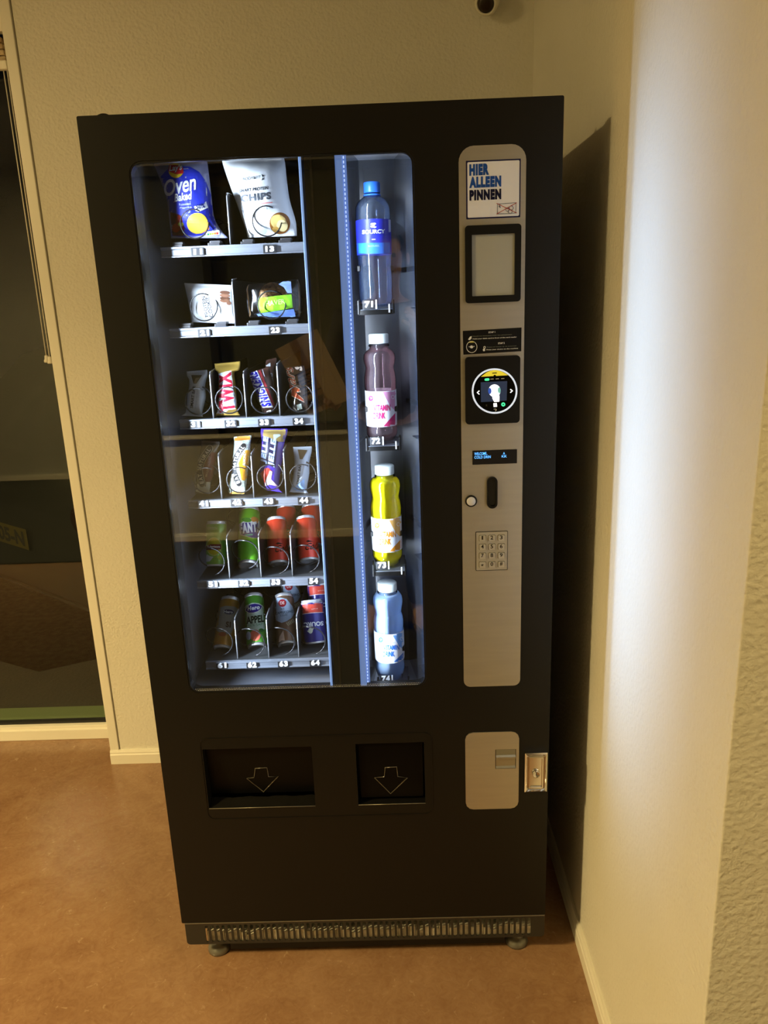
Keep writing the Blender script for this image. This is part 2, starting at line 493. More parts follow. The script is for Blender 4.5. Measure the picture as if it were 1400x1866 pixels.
# tall window
bm = bmesh.new()
box(bm, (-2.6, 1.012, 0.0), (-0.478, 1.10, 0.052), 0.002)
box(bm, (-2.6, 1.004, 0.0), (-0.478, 1.10, 0.040), 0.002)
box(bm, (-2.6, 1.012, 2.36), (-0.478, 1.10, ZC), 0.002)
box(bm, (-2.66, 1.0, 0.0), (-2.6, 1.10, ZC), 0.002)
w1 = struct('window_1', bm, TRIMM)
fin('pane', bx((-2.6, 1.036, 0.060), (-0.47, 1.042, 2.37)), PANE, w1)
fin('glazing_gasket', bx((-2.6, 1.030, 0.050), (-0.47, 1.048, 0.062)), M('gasket_black', '#0b0b0a', 0.5), w1)
fin('outer_sill', bx((-2.6, 1.06, 0.040), (-0.47, 1.13, 0.064)), M('sill_green', (0.20, 0.26, 0.13), 0.5), w1)
struct('wall_left_of_window', bx((XL, 1.0, 0), (-2.66, 1.15, ZC)), HALL)
# outside in the dark
GRD = M('asphalt_outside', (0.05, 0.05, 0.045), 0.9, bump=(60, 0.4, 0.01))
struct('ground_outside', bx((-14, 1.13, -0.16), (6, 16, -0.10)), GRD, label='dark paving outside the tall window')
bm = bmesh.new()
vs_ = [bm.verts.new(p) for p in ((-3.4, 2.9, -0.098), (-1.15, 1.75, -0.098), (-0.62, 2.02, -0.098), (-2.8, 3.7, -0.098))]
bm.faces.new(vs_); bmesh.ops.solidify(bm, geom=bm.faces[:], thickness=0.02)
o = fin('light_patch_outside', bm, M('grass_lightened', (0.16, 0.19, 0.06), 0.95, bump=(220, 0.9, 0.02), vary=(30, (0.09, 0.11, 0.03), 0.3, 0.7)))  # lighter strip stands for a patch of light on the ground
o['kind'] = 'stuff'; tag(o, 'paler grass strip put in as a patch of light outside the tall window', 'grass')

# roller blind pulled up over the tall window, with its cords
BL = M('blind_fabric', (0.55, 0.44, 0.28), 0.8, vary=(14, (0.22, 0.12, 0.04), 0.42, 0.6, (1, 1, 2.2)))
rb = thing('roman_blind', 'folded patterned blind pulled up at the top of the tall window', 'blind', (-1.5, 1.0, 2.2))
zb = py(8, 128, 0.99).z; zt = py(4, 63, 0.99).z
bm = bmesh.new()
for k in range(4):
    box(bm, (-2.58, 0.985 - 0.004*k, zb + 0.022 + (zt-zb-0.03)*k/4), (-0.540, 0.992 + 0.004*k, zb + 0.022 + (zt-zb-0.03)*(k+1)/4 - 0.002), 0.002)
fin('blind_fold', bm, BL, rb)
fin('bottom_bar', bx((-2.58, 0.980, zb), (-0.537, 0.998, zb+0.024), 0.003), TRIMM, rb)
fin('head_rail', bx((-2.59, 0.975, zt+0.004), (-0.490, 1.004, zt+0.05), 0.003), TRIMM, rb)
CORD = M('cord_white', (0.72, 0.69, 0.60), 0.7)
for (u0, v0, u1, v1) in ((6.5, 129, 84, 648), (13, 129, 90, 650)):
    a, b = py(u0, v0, 0.992), py(u1, v1, 0.992)
    fin('cord', tube(bmesh.new(), [a, (a+b)/2, b], 0.0016, 6), CORD, rb, True)
for (u, v) in ((84, 648), (90, 650)):
    c = py(u, v, 0.992)
    fin('cord_tassel', lathe(bmesh.new(), c - Vector((0, 0, 0.022)), (0, 0, 1), [(0, 0), (0.008, 0.001), (0.009, 0.006), (0.006, 0.012), (0.005, 0.022), (0, 0.024)], 12), CORD, rb, True)

# wall-mounted motion sensor near the ceiling
sp = py(886, 6, 0.80)
ms = thing('motion_sensor', 'small cream motion sensor with dark oval lens high on the wall', 'sensor', (sp.x, YB, sp.z))
SW = M('sensor_plastic', (0.74, 0.70, 0.58), 0.45)
bm = bmesh.new()
ax = Vector((-0.28, -0.80, -0.52)).normalized()
c0 = Vector((sp.x, 0.80, sp.z))
box(bm, (sp.x-0.030, 0.825, sp.z+0.015), (sp.x+0.040, YB, sp.z+0.13), 0.012, 3)
fin('mount', bm, SW, ms, True)
fin('housing', lathe(bmesh.new(), c0 - ax*0.055, ax, [(0, 0), (0.022, 0.002), (0.030, 0.012), (0.031, 0.05), (0.027, 0.060), (0.0225, 0.0605), (0.0215, 0.057), (0, 0.057)], 24), SW, ms, True)
fin('lens', lathe(bmesh.new(), c0, ax, [(0.0208, 0.0), (0.0208, 0.006), (0.012, 0.0075), (0, 0.008)], 24), M('lens_dark', '#2a1a0c', 0.35), ms, True)

# hall ceiling lamp, plus an added unseen one to brighten the corner wall
GLOWL = M('lamp_glow', WARM, 0.5, emit=LAMP_W/(math.pi * 0.17**2 * math.pi))
GLOW_FILL = M('fill_lamp_glow', WARM, 0.5, emit=LAMP_W*0.20/(math.pi * 0.17**2 * math.pi))
for (lx, ly, lz), glow, lab in ((LAMP_POS, GLOWL, 'bright round ceiling lamp over the hall near the tall window'), ((1.72, -1.22, LAMP_POS[2]), GLOW_FILL, 'added dimmer round fill lamp, unseen around the wall corner')):
    lamp = thing('ceiling_lamp', lab, 'lamp', (lx, ly, lz))
    fin('lamp_base', lathe(bmesh.new(), (lx, ly, lz), (0, 0, 1), [(0.175, 0), (0.18, 0.004), (0.18, ZC-lz), (0.0, ZC-lz)], 32, cap0=False), M('lamp_metal', (0.7, 0.7, 0.68), 0.4), lamp, True)
    fin('diffuser', lathe(bmesh.new(), (lx, ly, lz-0.002), (0, 0, 1), [(0.0, 0), (0.17, 0), (0.17, 0.006), (0, 0.006)], 32), glow, lamp)

# ================================================================ VENDING MACHINE
DW, DZ0, DZ1 = 0.843, 0.123, 1.83
BLACK = M('door_black', (0.007, 0.0066, 0.006), 0.40, spec=0.32, bump=(900, 0.05, 0.0004))
SIDE = M('cabinet_black', (0.008, 0.008, 0.009), 0.38, bump=(900, 0.05, 0.0004))
DEEP = M('recess_black', (0.008, 0.008, 0.008), 0.55)
STEEL = M('brushed_steel', (0.60, 0.57, 0.50), 0.42, metal=0.85, bump=(300, 0.03, 0.0005), vary=(8, (0.56, 0.53, 0.47), 0.3, 0.7, (1, 1, 14)))
CHROME = M('chrome', (0.8, 0.78, 0.74), 0.12, metal=1.0)
ALU = M('aluminium', (0.74, 0.76, 0.80), 0.32, metal=0.7)
LINER = M('liner_grey', (0.15, 0.165, 0.20), 0.5)
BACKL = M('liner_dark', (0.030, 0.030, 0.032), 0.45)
PLAST = M('plastic_black', (0.006, 0.006, 0.006), 0.35, spec=0.3)
WHITEP = M('plastic_white', (0.82, 0.82, 0.80), 0.35)
vm = thing('vending_machine', 'tall black vending machine with lit glass front for snacks and bottles', 'vending machine', (0.42, 0.4, 0))
GX0, GX1, GZ0, GZ1 = 0.0801, 0.5824, 0.7153, 1.7544
H1 = (0.0938, 0.3307, 0.4303, 0.580); H2 = (0.4257, 0.5742, 0.4299, 0.5831)
# cabinet carcass
bm = bmesh.new()
box(bm, (0.004, 0.032, 0.123), (0.045, 0.80, 1.826))
box(bm, (0.604, 0.032, 0.123), (0.839, 0.80, 1.826))
box(bm, (0.045, 0.032, 1.792), (0.604, 0.80, 1.826))
box(bm, (0.045, 0.070, 0.123), (0.604, 0.80, 0.640))
box(bm, (0.045, 0.70, 0.640), (0.604, 0.80, 1.792))
fin('cabinet', bm, SIDE, vm)
# door with its openings
bm = bmesh.new()
plate(bm, [rrect(0, DW, DZ0, DZ1, 0.003, 3), rrect(GX0, GX1, GZ0, GZ1, 0.022), rrect(*H1, 0.002, 2), rrect(*H2, 0.002, 2)], 0.0, 0.032)
fin('door', bm, BLACK, vm)
# fine raised outline round the two hatches
a = py(362, 1346, 0); b = py(787, 1331, 0); c = py(372, 1492, 0)
bm = bmesh.new()
plate(bm, [rrect(a.x, b.x, 0.402, a.z, 0.018), rrect(a.x+0.0022, b.x-0.0022, 0.4042, a.z-0.0022, 0.016)], -0.0012, 0.001)
fin('hatch_surround', bm, BLACK, vm)
# glass
GLASS = pane_mat('door_glass', (0.97, 0.98, 0.985), 1.74)
fin('glass', plate(bmesh.new(), [rrect(GX0+0.0006, GX1-0.0006, GZ0+0.0006, GZ1-0.0006, 0.0215)], 0.004, 0.009), GLASS, vm)
RUB = M('rubber', (0.01, 0.01, 0.011), 0.28)
fin('glass_gasket', plate(bmesh.new(), [rrect(GX0+0.0002, GX1-0.0002, GZ0+0.0002, GZ1-0.0002, 0.0218), rrect(GX0+0.0032, GX1-0.0032, GZ0+0.0032, GZ1-0.0032, 0.0195)], 0.0015, 0.0040), RUB, vm)
# dotted ceramic border of the glass
bm = bmesh.new()
def dot(x, z, r):
    bm.faces.new([bm.verts.new((x + r*math.cos(k*math.pi/3), 0.0034, z + r*math.sin(k*math.pi/3))) for k in range(6)])
k = 0; x = GX0 + 0.012
bm2 = bm
while x < GX1 - 0.012:
    for row in range(2): dot(x + 0.0016*row, GZ0 + 0.0045 + 0.0032*row, 0.00095 - 0.0002*row)
    x += 0.0036
o = fin('glass_border_dots', bm, M('frit_white', (0.75, 0.78, 0.82), 0.4), vm); o['kind'] = 'stuff'
# lining of the snack compartment
fin('inner_wall', bx((0.045, 0.075, 0.66), (0.050, 0.70, 1.792)), LINER, vm)
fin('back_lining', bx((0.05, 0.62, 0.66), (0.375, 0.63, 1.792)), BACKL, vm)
fin('compartment_floor', bx((0.05, 0.033, 0.640), (0.376, 0.62, 0.668)), LINER, vm)
fin('door_reveal', bx((0.0702, 0.012, GZ0-0.02), (0.0792, 0.066, GZ1+0.02), 0.002), DEEP, vm)
# partition between snacks and bottles
fin('partition', bx((0.3765, 0.034, 0.66), (0.3815, 0.62, 1.792)), LINER, vm)
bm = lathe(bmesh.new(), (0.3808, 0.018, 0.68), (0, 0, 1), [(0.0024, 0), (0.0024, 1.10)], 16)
fin('partition_profile', bm, M('profile_glow', (0.20, 0.32, 0.60), 0.35, emit=1.0), vm, True)  # bright LED line on the profile put in as a glow
GP = M('panel_gloss_black', (0.012, 0.012, 0.011), 0.12, spec=0.6)
fin('partition_panel', bx((0.3880, 0.0110, 0.66), (0.4432, 0.030, 1.79)), GP, vm)
fin('panel_groove', bx((0.3985, 0.0100, 0.69), (0.4025, 0.0112, 1.775)), M('brown_strip', (0.022, 0.018, 0.013), 0.25), vm)
# bottle shaft: slanting side walls, back, floor and lid
def slab(pts, z0, z1, t=0.003):
    """vertical wall along a plan polyline of two points"""
    (xa, ya), (xb, yb) = pts; d = Vector((xb-xa, yb-ya)).normalized(); n = Vector((-d.y, d.x))*t
    bm = bmesh.new()
    q = [(xa, ya), (xb, yb), (xb+n.x, yb+n.y), (xa+n.x, ya+n.y)]
    lo = [bm.verts.new((*p, z0)) for p in q]; hi = [bm.verts.new((*p, z1)) for p in q]
    bm.faces.new(lo[::-1]); bm.faces.new(hi)
    for i in range(4):
        j = (i+1) % 4; bm.faces.new((lo[i], lo[j], hi[j], hi[i]))
    return bm
SB = 0.205
MIRR = M('shaft_gloss', (0.045, 0.05, 0.065), 0.08, spec=0.9, coat=0.6)
fin('shaft_wall', slab(((0.554, SB), (0.5835, 0.012)), 0.66, 1.79, -0.004), MIRR, vm)
fin('shaft_wall', slab(((0.4745, SB), (0.4575, 0.045)), 0.66, 1.79, 0.004), M('shaft_dark', (0.05, 0.055, 0.07), 0.12, spec=0.8), vm)
fin('shaft_back', bx((0.4700, SB, 0.66), (0.558, SB+0.006, 1.79)), M('shaft_back_grey', (0.06, 0.064, 0.075), 0.3), vm)
fin('shaft_floor', bx((0.444, 0.012, 0.655), (0.602, SB, 0.676)), M('shaft_floor_grey', (0.42, 0.45, 0.50), 0.35), vm)
fin('shaft_lid', bx((0.444, 0.012, 1.7735), (0.600, SB, 1.785)), M('shaft_lid_white', (0.62, 0.66, 0.74), 0.4), vm)
# LED housings and chips
LEDW = M('led_spill_glow', (0.13, 0.22, 0.50), 0.5, emit=0.75)  # LED spill on housing and lip put in as a blue glow
CHIP = M('led_chip', (0.62, 0.76, 1.0), 0.4, emit=1.0)
h = fin('led_housing', bx((0.4434, 0.0125, 0.68), (0.4560, 0.030, 1.772), 0.001), LEDW, vm)
fin('led_lip', bx((0.4560, 0.0265, 0.68), (0.4630, 0.0300, 1.772), 0.0006), LEDW, h)
bm = bmesh.new(); z = 0.70
while z < 1.76:
    box(bm, (0.4572, 0.0255, z), (0.4592, 0.0266, z+0.0042)); z += 0.0076
o = fin('led_chips', bm, CHIP, h); o['kind'] = 'stuff'
h = fin('led_housing', bx((0.0715, 0.046, 0.70), (0.0785, 0.060, 1.76), 0.001), PLAST, vm)
bm = bmesh.new(); z = 0.73
while z < 1.74:
    box(bm, (0.0786, 0.050, z), (0.0790, 0.0515, z+0.003)); z += 0.0105
o = fin('led_chips', bm, M('led_chip_side', (0.5, 0.6, 0.8), 0.4, emit=0.5), h); o['kind'] = 'stuff'

# ---- trays with rails, dividers, tags and coils
tray_px = [((293,450),(545,441),(295,469),(547,462)),((308,598),(551,590),(309,615),(553,609)),((328,764),(565,757),(329,782),(567,774)),
           ((344,911),(575,905),(345,926),(577,919)),((361,1058),(584,1050),(362,1072),(586,1064)),((380,1206),(593,1198),(381,1220),(595,1211))]
YT = 0.13
tray_z = []
for t in tray_px:
    zz = [py(*q, YT).z for q in t]; tray_z.append(((zz[0]+zz[1])/2, (zz[2]+zz[3])/2))
numbers = [[('11',361,459),('13',492,454)],[('21',373,607),('23',502,602)],
  [('31',356,774),('32',421,772),('33',482,770),('34',545,768)],[('41',371,918),('42',432,916),('43',490,914),('44',554,912)],
  [('51',388,1065),('52',445,1063),('53',503,1061),('54',572,1059)],[('61',405,1213),('62',460,1212),('63',517,1210),('64',575,1208)]]
rings = [[(353.5,408,25),(486,403,26)],[(370.5,560,24),(494.4,556,25)],
  [(360.6,732,24),(416.6,729.7,24),(481.7,729.7,24),(545.7,727.4,24)],[(376.6,876,24),(437,875,24),(492,870,23.5),(551.4,870,24)],
  [(383,1024,26),(445,1011,27),(501,1022,26),(556,1019,26)],[(397,1170,27),(455.4,1174,27),(510,1170,27),(566,1170,27)]]
dividers = [[(419,440,347)],[(428,590,506)],[(388,758,676),(448.6,756,675),(510,755,661)],[(403,902,826),(462,900,826),(521,898,820)],
  [(418,1050,978),(475.5,1047,975),(533,1046,971)],[(432.6,1198,1128),(490,1197,1126),(544.6,1195,1124)]]
TRAYM = M('tray_grey', (0.07, 0.075, 0.08), 0.4, metal=0.2)
RAIL = M('rail_clear', (0.30, 0.33, 0.39), 0.24, metal=0.5)
WIRE = M('coil_wire', (0.035, 0.035, 0.037), 0.25, metal=0.5)
DIVM = M('divider_plate', (0.014, 0.014, 0.015), 0.45)
DIVE = M('divider_edge', (0.55, 0.56, 0.58), 0.3, metal=0.6)
TAGM = M('tag_black', (0.02, 0.02, 0.022), 0.4)
NUM = M('tag_white', (0.86, 0.88, 0.90), 0.4)
STOP = M('stop_grey', (0.05, 0.05, 0.055), 0.4)
for r in range(6):
    zt, zb = tray_z[r]
    x0 = 0.0855; x1 = 0.3745
    bm = bx((x0, YT+0.004, zt-0.006), (x1, 0.60, zt-0.003))
    box(bm, (x0, 0.59, zt-0.006), (x1, 0.60, zt+0.05))
    tray = fin('tray', bm, TRAYM, vm)
    # label rail with folded lips
    prof = [(YT, zb), (YT-0.004, zb), (YT-0.004, zb+0.0022), (YT-0.0012, zb+0.0035), (YT-0.0012, zt-0.0065), (YT-0.003, zt-0.005), (YT-0.003, zt-0.001), (YT+0.003, zt), (YT+0.005, zt-0.003)]
    bm = bmesh.new()
    A = [bm.verts.new((x0, *p)) for p in prof]; B = [bm.verts.new((x1, *p)) for p in prof]
    for i in range(len(prof)):
        j = (i+1) % len(prof); bm.faces.new((A[i], A[j], B[j], B[i]))
    bm.faces.new(A); bm.faces.new(B[::-1])
    fin('label_rail', bm, RAIL, tray)
    sf = Surf(p=(0, YT-0.0016, 0), n=(0, -1, 0))
    for s, u, v in numbers[r]:
        c = py(u, v, YT); hgt = min(0.0058, (zt-zb)*0.36)
        fin('number_tag', bx((c.x-0.0125, YT-0.0044, c.z-0.0078), (c.x+0.0125, YT-0.0010, c.z+0.0078)), TAGM, tray)
        hp = 5.4; wp = 8.0
        T(Surf(p=(0, YT-0.0045, 0), n=(0, -1, 0)), tray, s, (u-wp, v+hp-0.2), (u+wp, v+hp-0.9), (u-wp-0.5, v-hp), NUM, 0.06, 1, name='number')
    for (u, v0, v1) in dividers[r]:
        a = py(u, v0, 0.142); top = py(u, v1, 0.142).z
        fin('divider', bx((a.x-0.0008, 0.150, zt-0.003), (a.x+0.0008, 0.58, top-0.004)), DIVM, tray)
        fin('divider_edge', tube(bmesh.new(), [(a.x, 0.146, zt-0.003), (a.x, 0.147, (zt+top)/2), (a.x, 0.149, top-0.010), (a.x, 0.156, top-0.003), (a.x, 0.20, top)], 0.0013, 6), DIVE, tray, True)
    for k, (u, v, rp) in enumerate(rings[r]):
        c = py(u, v, 0.150); R_ = rp * mpp(c)
        pts = []
        turns = 5 if r < 4 else 4
        n = 26
        y0 = 0.150; pitch = (0.58-y0)/turns
        ph = math.radians(60 if r < 4 else -75)
        for i in range(n*turns + (n*3//4 if r < 4 else n//2)):
            t = i / n
            yy = y0 + 0.004*min(t, 1.0) + pitch*max(0, t - (0.75 if r < 4 else 0.45))
            if yy > 0.585: break
            ang = ph + 2*math.pi*t
            pts.append((c.x + R_*math.cos(ang), yy, max(c.z, zt-0.001+R_) + R_*math.sin(ang)))
        fin('coil', tube(bmesh.new(), pts, 0.0014, 6), WIRE, tray, True)
    if r < 2:
        stops = [[(322,441),(390,437),(450,437),(519,433)],[(337,587),(402,584),(461,583),(531,580)]][r]
        for (u, v) in stops:
            c = py(u, v, 0.142)
            bm = bx((c.x-0.012, 0.136, zt-0.002), (c.x+0.012, 0.150, zt+0.005), 0.001)
            box(bm, (c.x-0.008, 0.138, zt+0.004), (c.x+0.013, 0.160, zt+0.009), 0.001)
            fin('product_stop', bm, STOP, tray)

# ---- control column
YP = -0.0022
sp_ = rrect(0.661, 0.7789, 0.713, 1.7563, (0.026, 0.026, 0.014, 0.014))
pan = fin('control_panel', plate(bmesh.new(), [sp_], YP, 0.001), STEEL, vm)
def wrect(u0, v0, u1, v1, y=YP):
    a, b = py(u0, v0, y), py(u1, v1, y); return a.x, b.x, b.z, a.z
FP = lambda l: Surf(p=(0, YP-0.0003-l, 0), n=(0, -1, 0))
# 'pay by card only' sticker
st = fin('payment_sticker', plate(bmesh.new(), [rrect(0.6736, 0.7694, 1.6364, 1.7324, 0.0006, 2)], YP-0.0004, YP), flat('#14164a'), vm)
fin('sticker_field', plate(bmesh.new(), [rrect(0.6760, 0.7672, 1.6388, 1.7300, 0.002, 3)], YP-0.0007, YP-0.0003), flat('#eef0fa'), st)
S = FP(0.0005)
BLUE = flat('#1f4fa6'); NAVY = flat('#101338'); RED = flat('#b0362c')
T(S, st, 'HIER', (855.5, 320.5), (891.5, 318.5), (855.5, 299.5), BLUE, 0.075, 1)
T(S, st, 'ALLEEN', (855.5, 342.8), (913.7, 340.0), (855.5, 322.5), BLUE, 0.075, 1)
T(S, st, 'PINNEN', (855.8, 365.8), (913.7, 363.0), (855.8, 346.5), NAVY, 0.075, 1)
Q(S, st, [(906.5, 371.5), (941.0, 369.0), (940.5, 388.5), (906.0, 390.5)], flat('#4a5a78'), 1, holes=[[(907.3, 372.4), (940.2, 369.9), (939.7, 387.7), (906.8, 389.6)]])
for (u, v, rr) in ((925, 382, 3.6), (932, 379, 4.2), (930, 385.5, 4.0)):
    E(S, st, (u, v), rr, rr, flat('#35426a'), 2, hole=0.78)
T(S, st, '€', (909, 378.5), (913, 378.3), (909, 373.2), flat('#35426a'), 0.03, 2)
Q(S, st, ribbon([(905.5, 370.5), (941.5, 388)], 0.55), RED, 3)
Q(S, st, ribbon([(905.5, 390), (941.5, 369.5)], 0.55), RED, 3)
# blank display opening with black bezel
bz = fin('display_bezel', plate(bmesh.new(), [rrect(0.6706, 0.7707, 1.4919, 1.6254, 0.006), rrect(*wrect(859.5, 428.5, 937.0, 537.0), 0.001, 2)], YP-0.0065, YP), PLAST, vm)
x0, x1, z0, z1 = wrect(859.5, 428.5, 937.0, 537.0)
fin('display_blank', bx((x0-0.001, YP-0.0025, z0-0.001), (x1+0.001, YP-0.0005, z1+0.001)), M('blank_beige', (0.42, 0.42, 0.36), 0.4, bump=(60, 0.05, 0.001)), bz)
# instruction sticker
a, b = py(844, 602.5, YP), py(950.5, 640, YP)
ins = put('instruction_sticker', lay(Surf(p=(0, YP-0.0004, 0), n=(0, -1, 0)), [(843.6, 603), (950.8, 596.7), (950.2, 640), (844.8, 646.4)], [(0, 1, 2, 3)], 0), flat('#0d0b0a'), vm)
S = FP(0.0003); WH = flat('#e8e8e2'); GRY = flat('#8a8f7e')
T(S, ins, 'STAP 1', (890.5, 607.4), (902.6, 606.5), (890.4, 604.2), WH, 0.03, 1)
T(S, ins, 'STAP 2', (908, 627.4), (920, 626.5), (907.8, 624.2), WH, 0.03, 1)
T(S, ins, 'Houdt uw betaalpas voor het pinsysteem', (861.8, 614.3), (933, 610.8), (861.7, 612.0), GRY, 0.0, 1)
T(S, ins, 'Hold your debit card in front of the card reader', (861.8, 619.3), (942, 615.6), (861.7, 616.6), WH, 0.02, 1)
T(S, ins, 'Toets uw keuze op de automaat', (887.5, 634.0), (941.5, 631.4), (887.4, 631.8), GRY, 0.0, 1)
T(S, ins, 'Press your choice on the machine', (887.0, 639.0), (944.3, 636.2), (886.9, 636.4), WH, 0.02, 1)
E(S, ins, (859.9, 632.2), 10.0, 10.8, WH, 1, hole=0.90, n=28)
Q(S, ins, [(854.2, 624.6), (856.5, 622.6), (860, 621.8), (863.5, 622.4), (865.6, 624.0)], flat('#d8cf6a'), 2)
E(S, ins, (859.6, 632.2), 3.0, 2.6, WH, 2); E(S, ins, (855.3, 631.9), 0.7, 1.0, WH, 2); E(S, ins, (864, 631.3), 0.8, 1.0, WH, 2)
Q(S, ins, [(853.2, 618.5), (857, 613.2), (860, 612.6), (859.2, 617.5), (855.5, 620.0)], WH, 2)
E(S, ins, (883.4, 633.0), 2.2, 2.2, WH, 2, hole=0.55); E(S, ins, (882.3, 637.6), 2.1, 2.4, WH, 2)
# card reader with round glowing ring
rd = fin('card_reader', plate(bmesh.new(), [rrect(0.6686, 0.7711, 1.2697, 1.3955, 0.007)], YP-0.008, YP), PLAST, vm)
SR = Surf(p=(0, YP-0.0082, 0), n=(0, -1, 0))
RG = M('reader_ring', (0.68, 0.78, 0.95), 0.4, emit=0.6)
cc = (901.6, 712.6)
E(SR, rd, cc, 41.6, 41.4, RG, 2, n=56, hole=0.925, name='ring')
E(SR, rd, cc, 38.2, 38.0, flat('#060605', 0.15), 1, n=48, name='face')
YEL = M('screen_yellow', lin('#cdbb30')[:3], 0.5, emit=0.75)
pts = [(876.6, 686.6), (880.5, 683.6), (886.5, 679.0), (893, 675.8), (900, 674.4), (907, 674.6), (914, 676.8), (920.5, 680.2), (926.6, 683.8)]
Q(SR, rd, pts, YEL, 3, name='screen_header')
Q(SR, rd, [(897.4, 679.2), (905.6, 678.6), (905.6, 680.3), (897.4, 681.0)], flat('#1c1a08'), 4)
E(SR, rd, (901.9, 684.8), 2.2, 1.8, flat('#060605', 0.15), 4)
SCR = M('screen_blue', lin('#28344d')[:3], 0.3, emit=0.5)
Q(SR, rd, [(876.2, 696.6), (924.6, 694.4), (923.6, 730.0), (876.8, 732.8)], SCR, 2, name='screen')
GLOW = M('screen_white', (0.95, 0.97, 1.0), 0.5, emit=1.3)
E(SR, rd, (901.5, 712.0), 11.0, 11.6, GLOW, 3, name='screen_icon')
Q(SR, rd, [(898, 716), (908, 714), (910.5, 722), (910.2, 732), (901, 732.5), (897.5, 726)], GLOW, 3, name='screen_icon')
E(SR, rd, (892.8, 712.5), 3.0, 5.6, M('screen_deepblue', lin('#2a4ea8')[:3], 0.5, emit=0.8), 4, name='screen_icon')
E(SR, rd, (910.0, 711.5), 2.6, 5.6, M('screen_teal', lin('#6fb0a8')[:3], 0.5, emit=0.7), 4, name='screen_icon')
GRN = M('screen_green', lin('#46e0a0')[:3], 0.5, emit=1.0)
Q(SR, rd, ribbon([(885.5, 691.8), (890, 691.5)], 2.2), GRN, 3, name='screen_icon')
for u in (896.8, 906.6, 916.4): Q(SR, rd, ribbon([(u-2.4, 690.9-(u-896)*0.045), (u+2.4, 690.6-(u-896)*0.045)], 0.7), flat('#b9b9a8'), 3)
E(SR, rd, (917.4, 737.0), 3.7, 3.7, GRN, 3, hole=0.35, name='screen_icon')
Q(SR, rd, [(899.4, 734.8), (905.6, 734.4), (906.2, 741.2), (899.8, 741.6)], GLOW, 3, name='screen_icon')
Q(SR, rd, ribbon([(873.2, 712.6), (870.0, 715.4), (873.2, 718.0)], 1.0), GLOW, 3, name='screen_icon')
Q(SR, rd, ribbon([(930.8, 709.8), (934.2, 712.3), (930.8, 715.0)], 1.0), GLOW, 3, name='screen_icon')
Q(SR, rd, ribbon([(900.4, 745.5), (904.2, 745.3), (905.0, 747.5), (902.6, 748.8)], 0.55), WH, 3, name='screen_icon')
T(SR, rd, 'x', (885, 740.6), (888.5, 740.4), (885, 737.0), flat('#4a4a40'), 0.0, 3)
# text display
lc = fin('text_display', plate(bmesh.new(), [rrect(0.6818, 0.7676, 1.1898, 1.2174, 0.0006, 2)], YP-0.0010, YP), M('lcd_black', (0.004, 0.005, 0.012), 0.15), vm)
SL = Surf(p=(0, YP-0.0012, 0), n=(0, -1, 0))
LCD = M('lcd_blue', (0.10, 0.42, 1.0), 0.4, emit=1.7)
T(SL, lc, 'WELCOME..', (864.7, 829.6), (888.5, 828.6), (864.7, 824.6), LCD, 0.01, 1)
T(SL, lc, 'COLD DRIN', (864.9, 836.0), (894.5, 834.8), (864.9, 831.0), LCD, 0.01, 1)
T(SL, lc, 'A', (917, 828.3), (920.5, 828.2), (917, 824.0), LCD, 0.01, 1)
T(SL, lc, 'KK', (914.6, 833.8), (924, 833.4), (914.6, 829.6), LCD, 0.01, 1)
# coin slot and return button
x0, x1, z0, z1 = wrect(887.3, 868.4, 906.3, 925.0)
cs = fin('coin_slot', plate(bmesh.new(), [rrect(x0, x1, z0, z1, (x1-x0)/2-0.0002, 8), rrect(x0+0.0035, x1-0.0035, z0+0.004, z1-0.004, (x1-x0)/2-0.0036, 8)], YP-0.006, YP), PLAST, vm)
fin('slot_inside', plate(bmesh.new(), [rrect(x0+0.0034, x1-0.0034, z0+0.0038, z1-0.0038, (x1-x0)/2-0.0037, 8)], YP-0.0012, YP), M('slot_dark', (0.005, 0.006, 0.009), 0.12), cs)
c = py(858.6, 912.6, YP)
bt = fin('return_button', lathe(bmesh.new(), (c.x, YP, c.z), (0, -1, 0), [(0.0, 0), (0.0118, 0), (0.0118, 0.003), (0.0108, 0.0042), (0.0090, 0.0042), (0.0090, 0.002), (0, 0.002)], 28), PLAST, vm, True)
fin('button_cap', lathe(bmesh.new(), (c.x, YP, c.z), (0, -1, 0), [(0.0, 0), (0.0088, 0), (0.0088, 0.0046), (0.0078, 0.0056), (0, 0.006)], 28), M('button_white', (0.66, 0.66, 0.70), 0.3), bt, True)
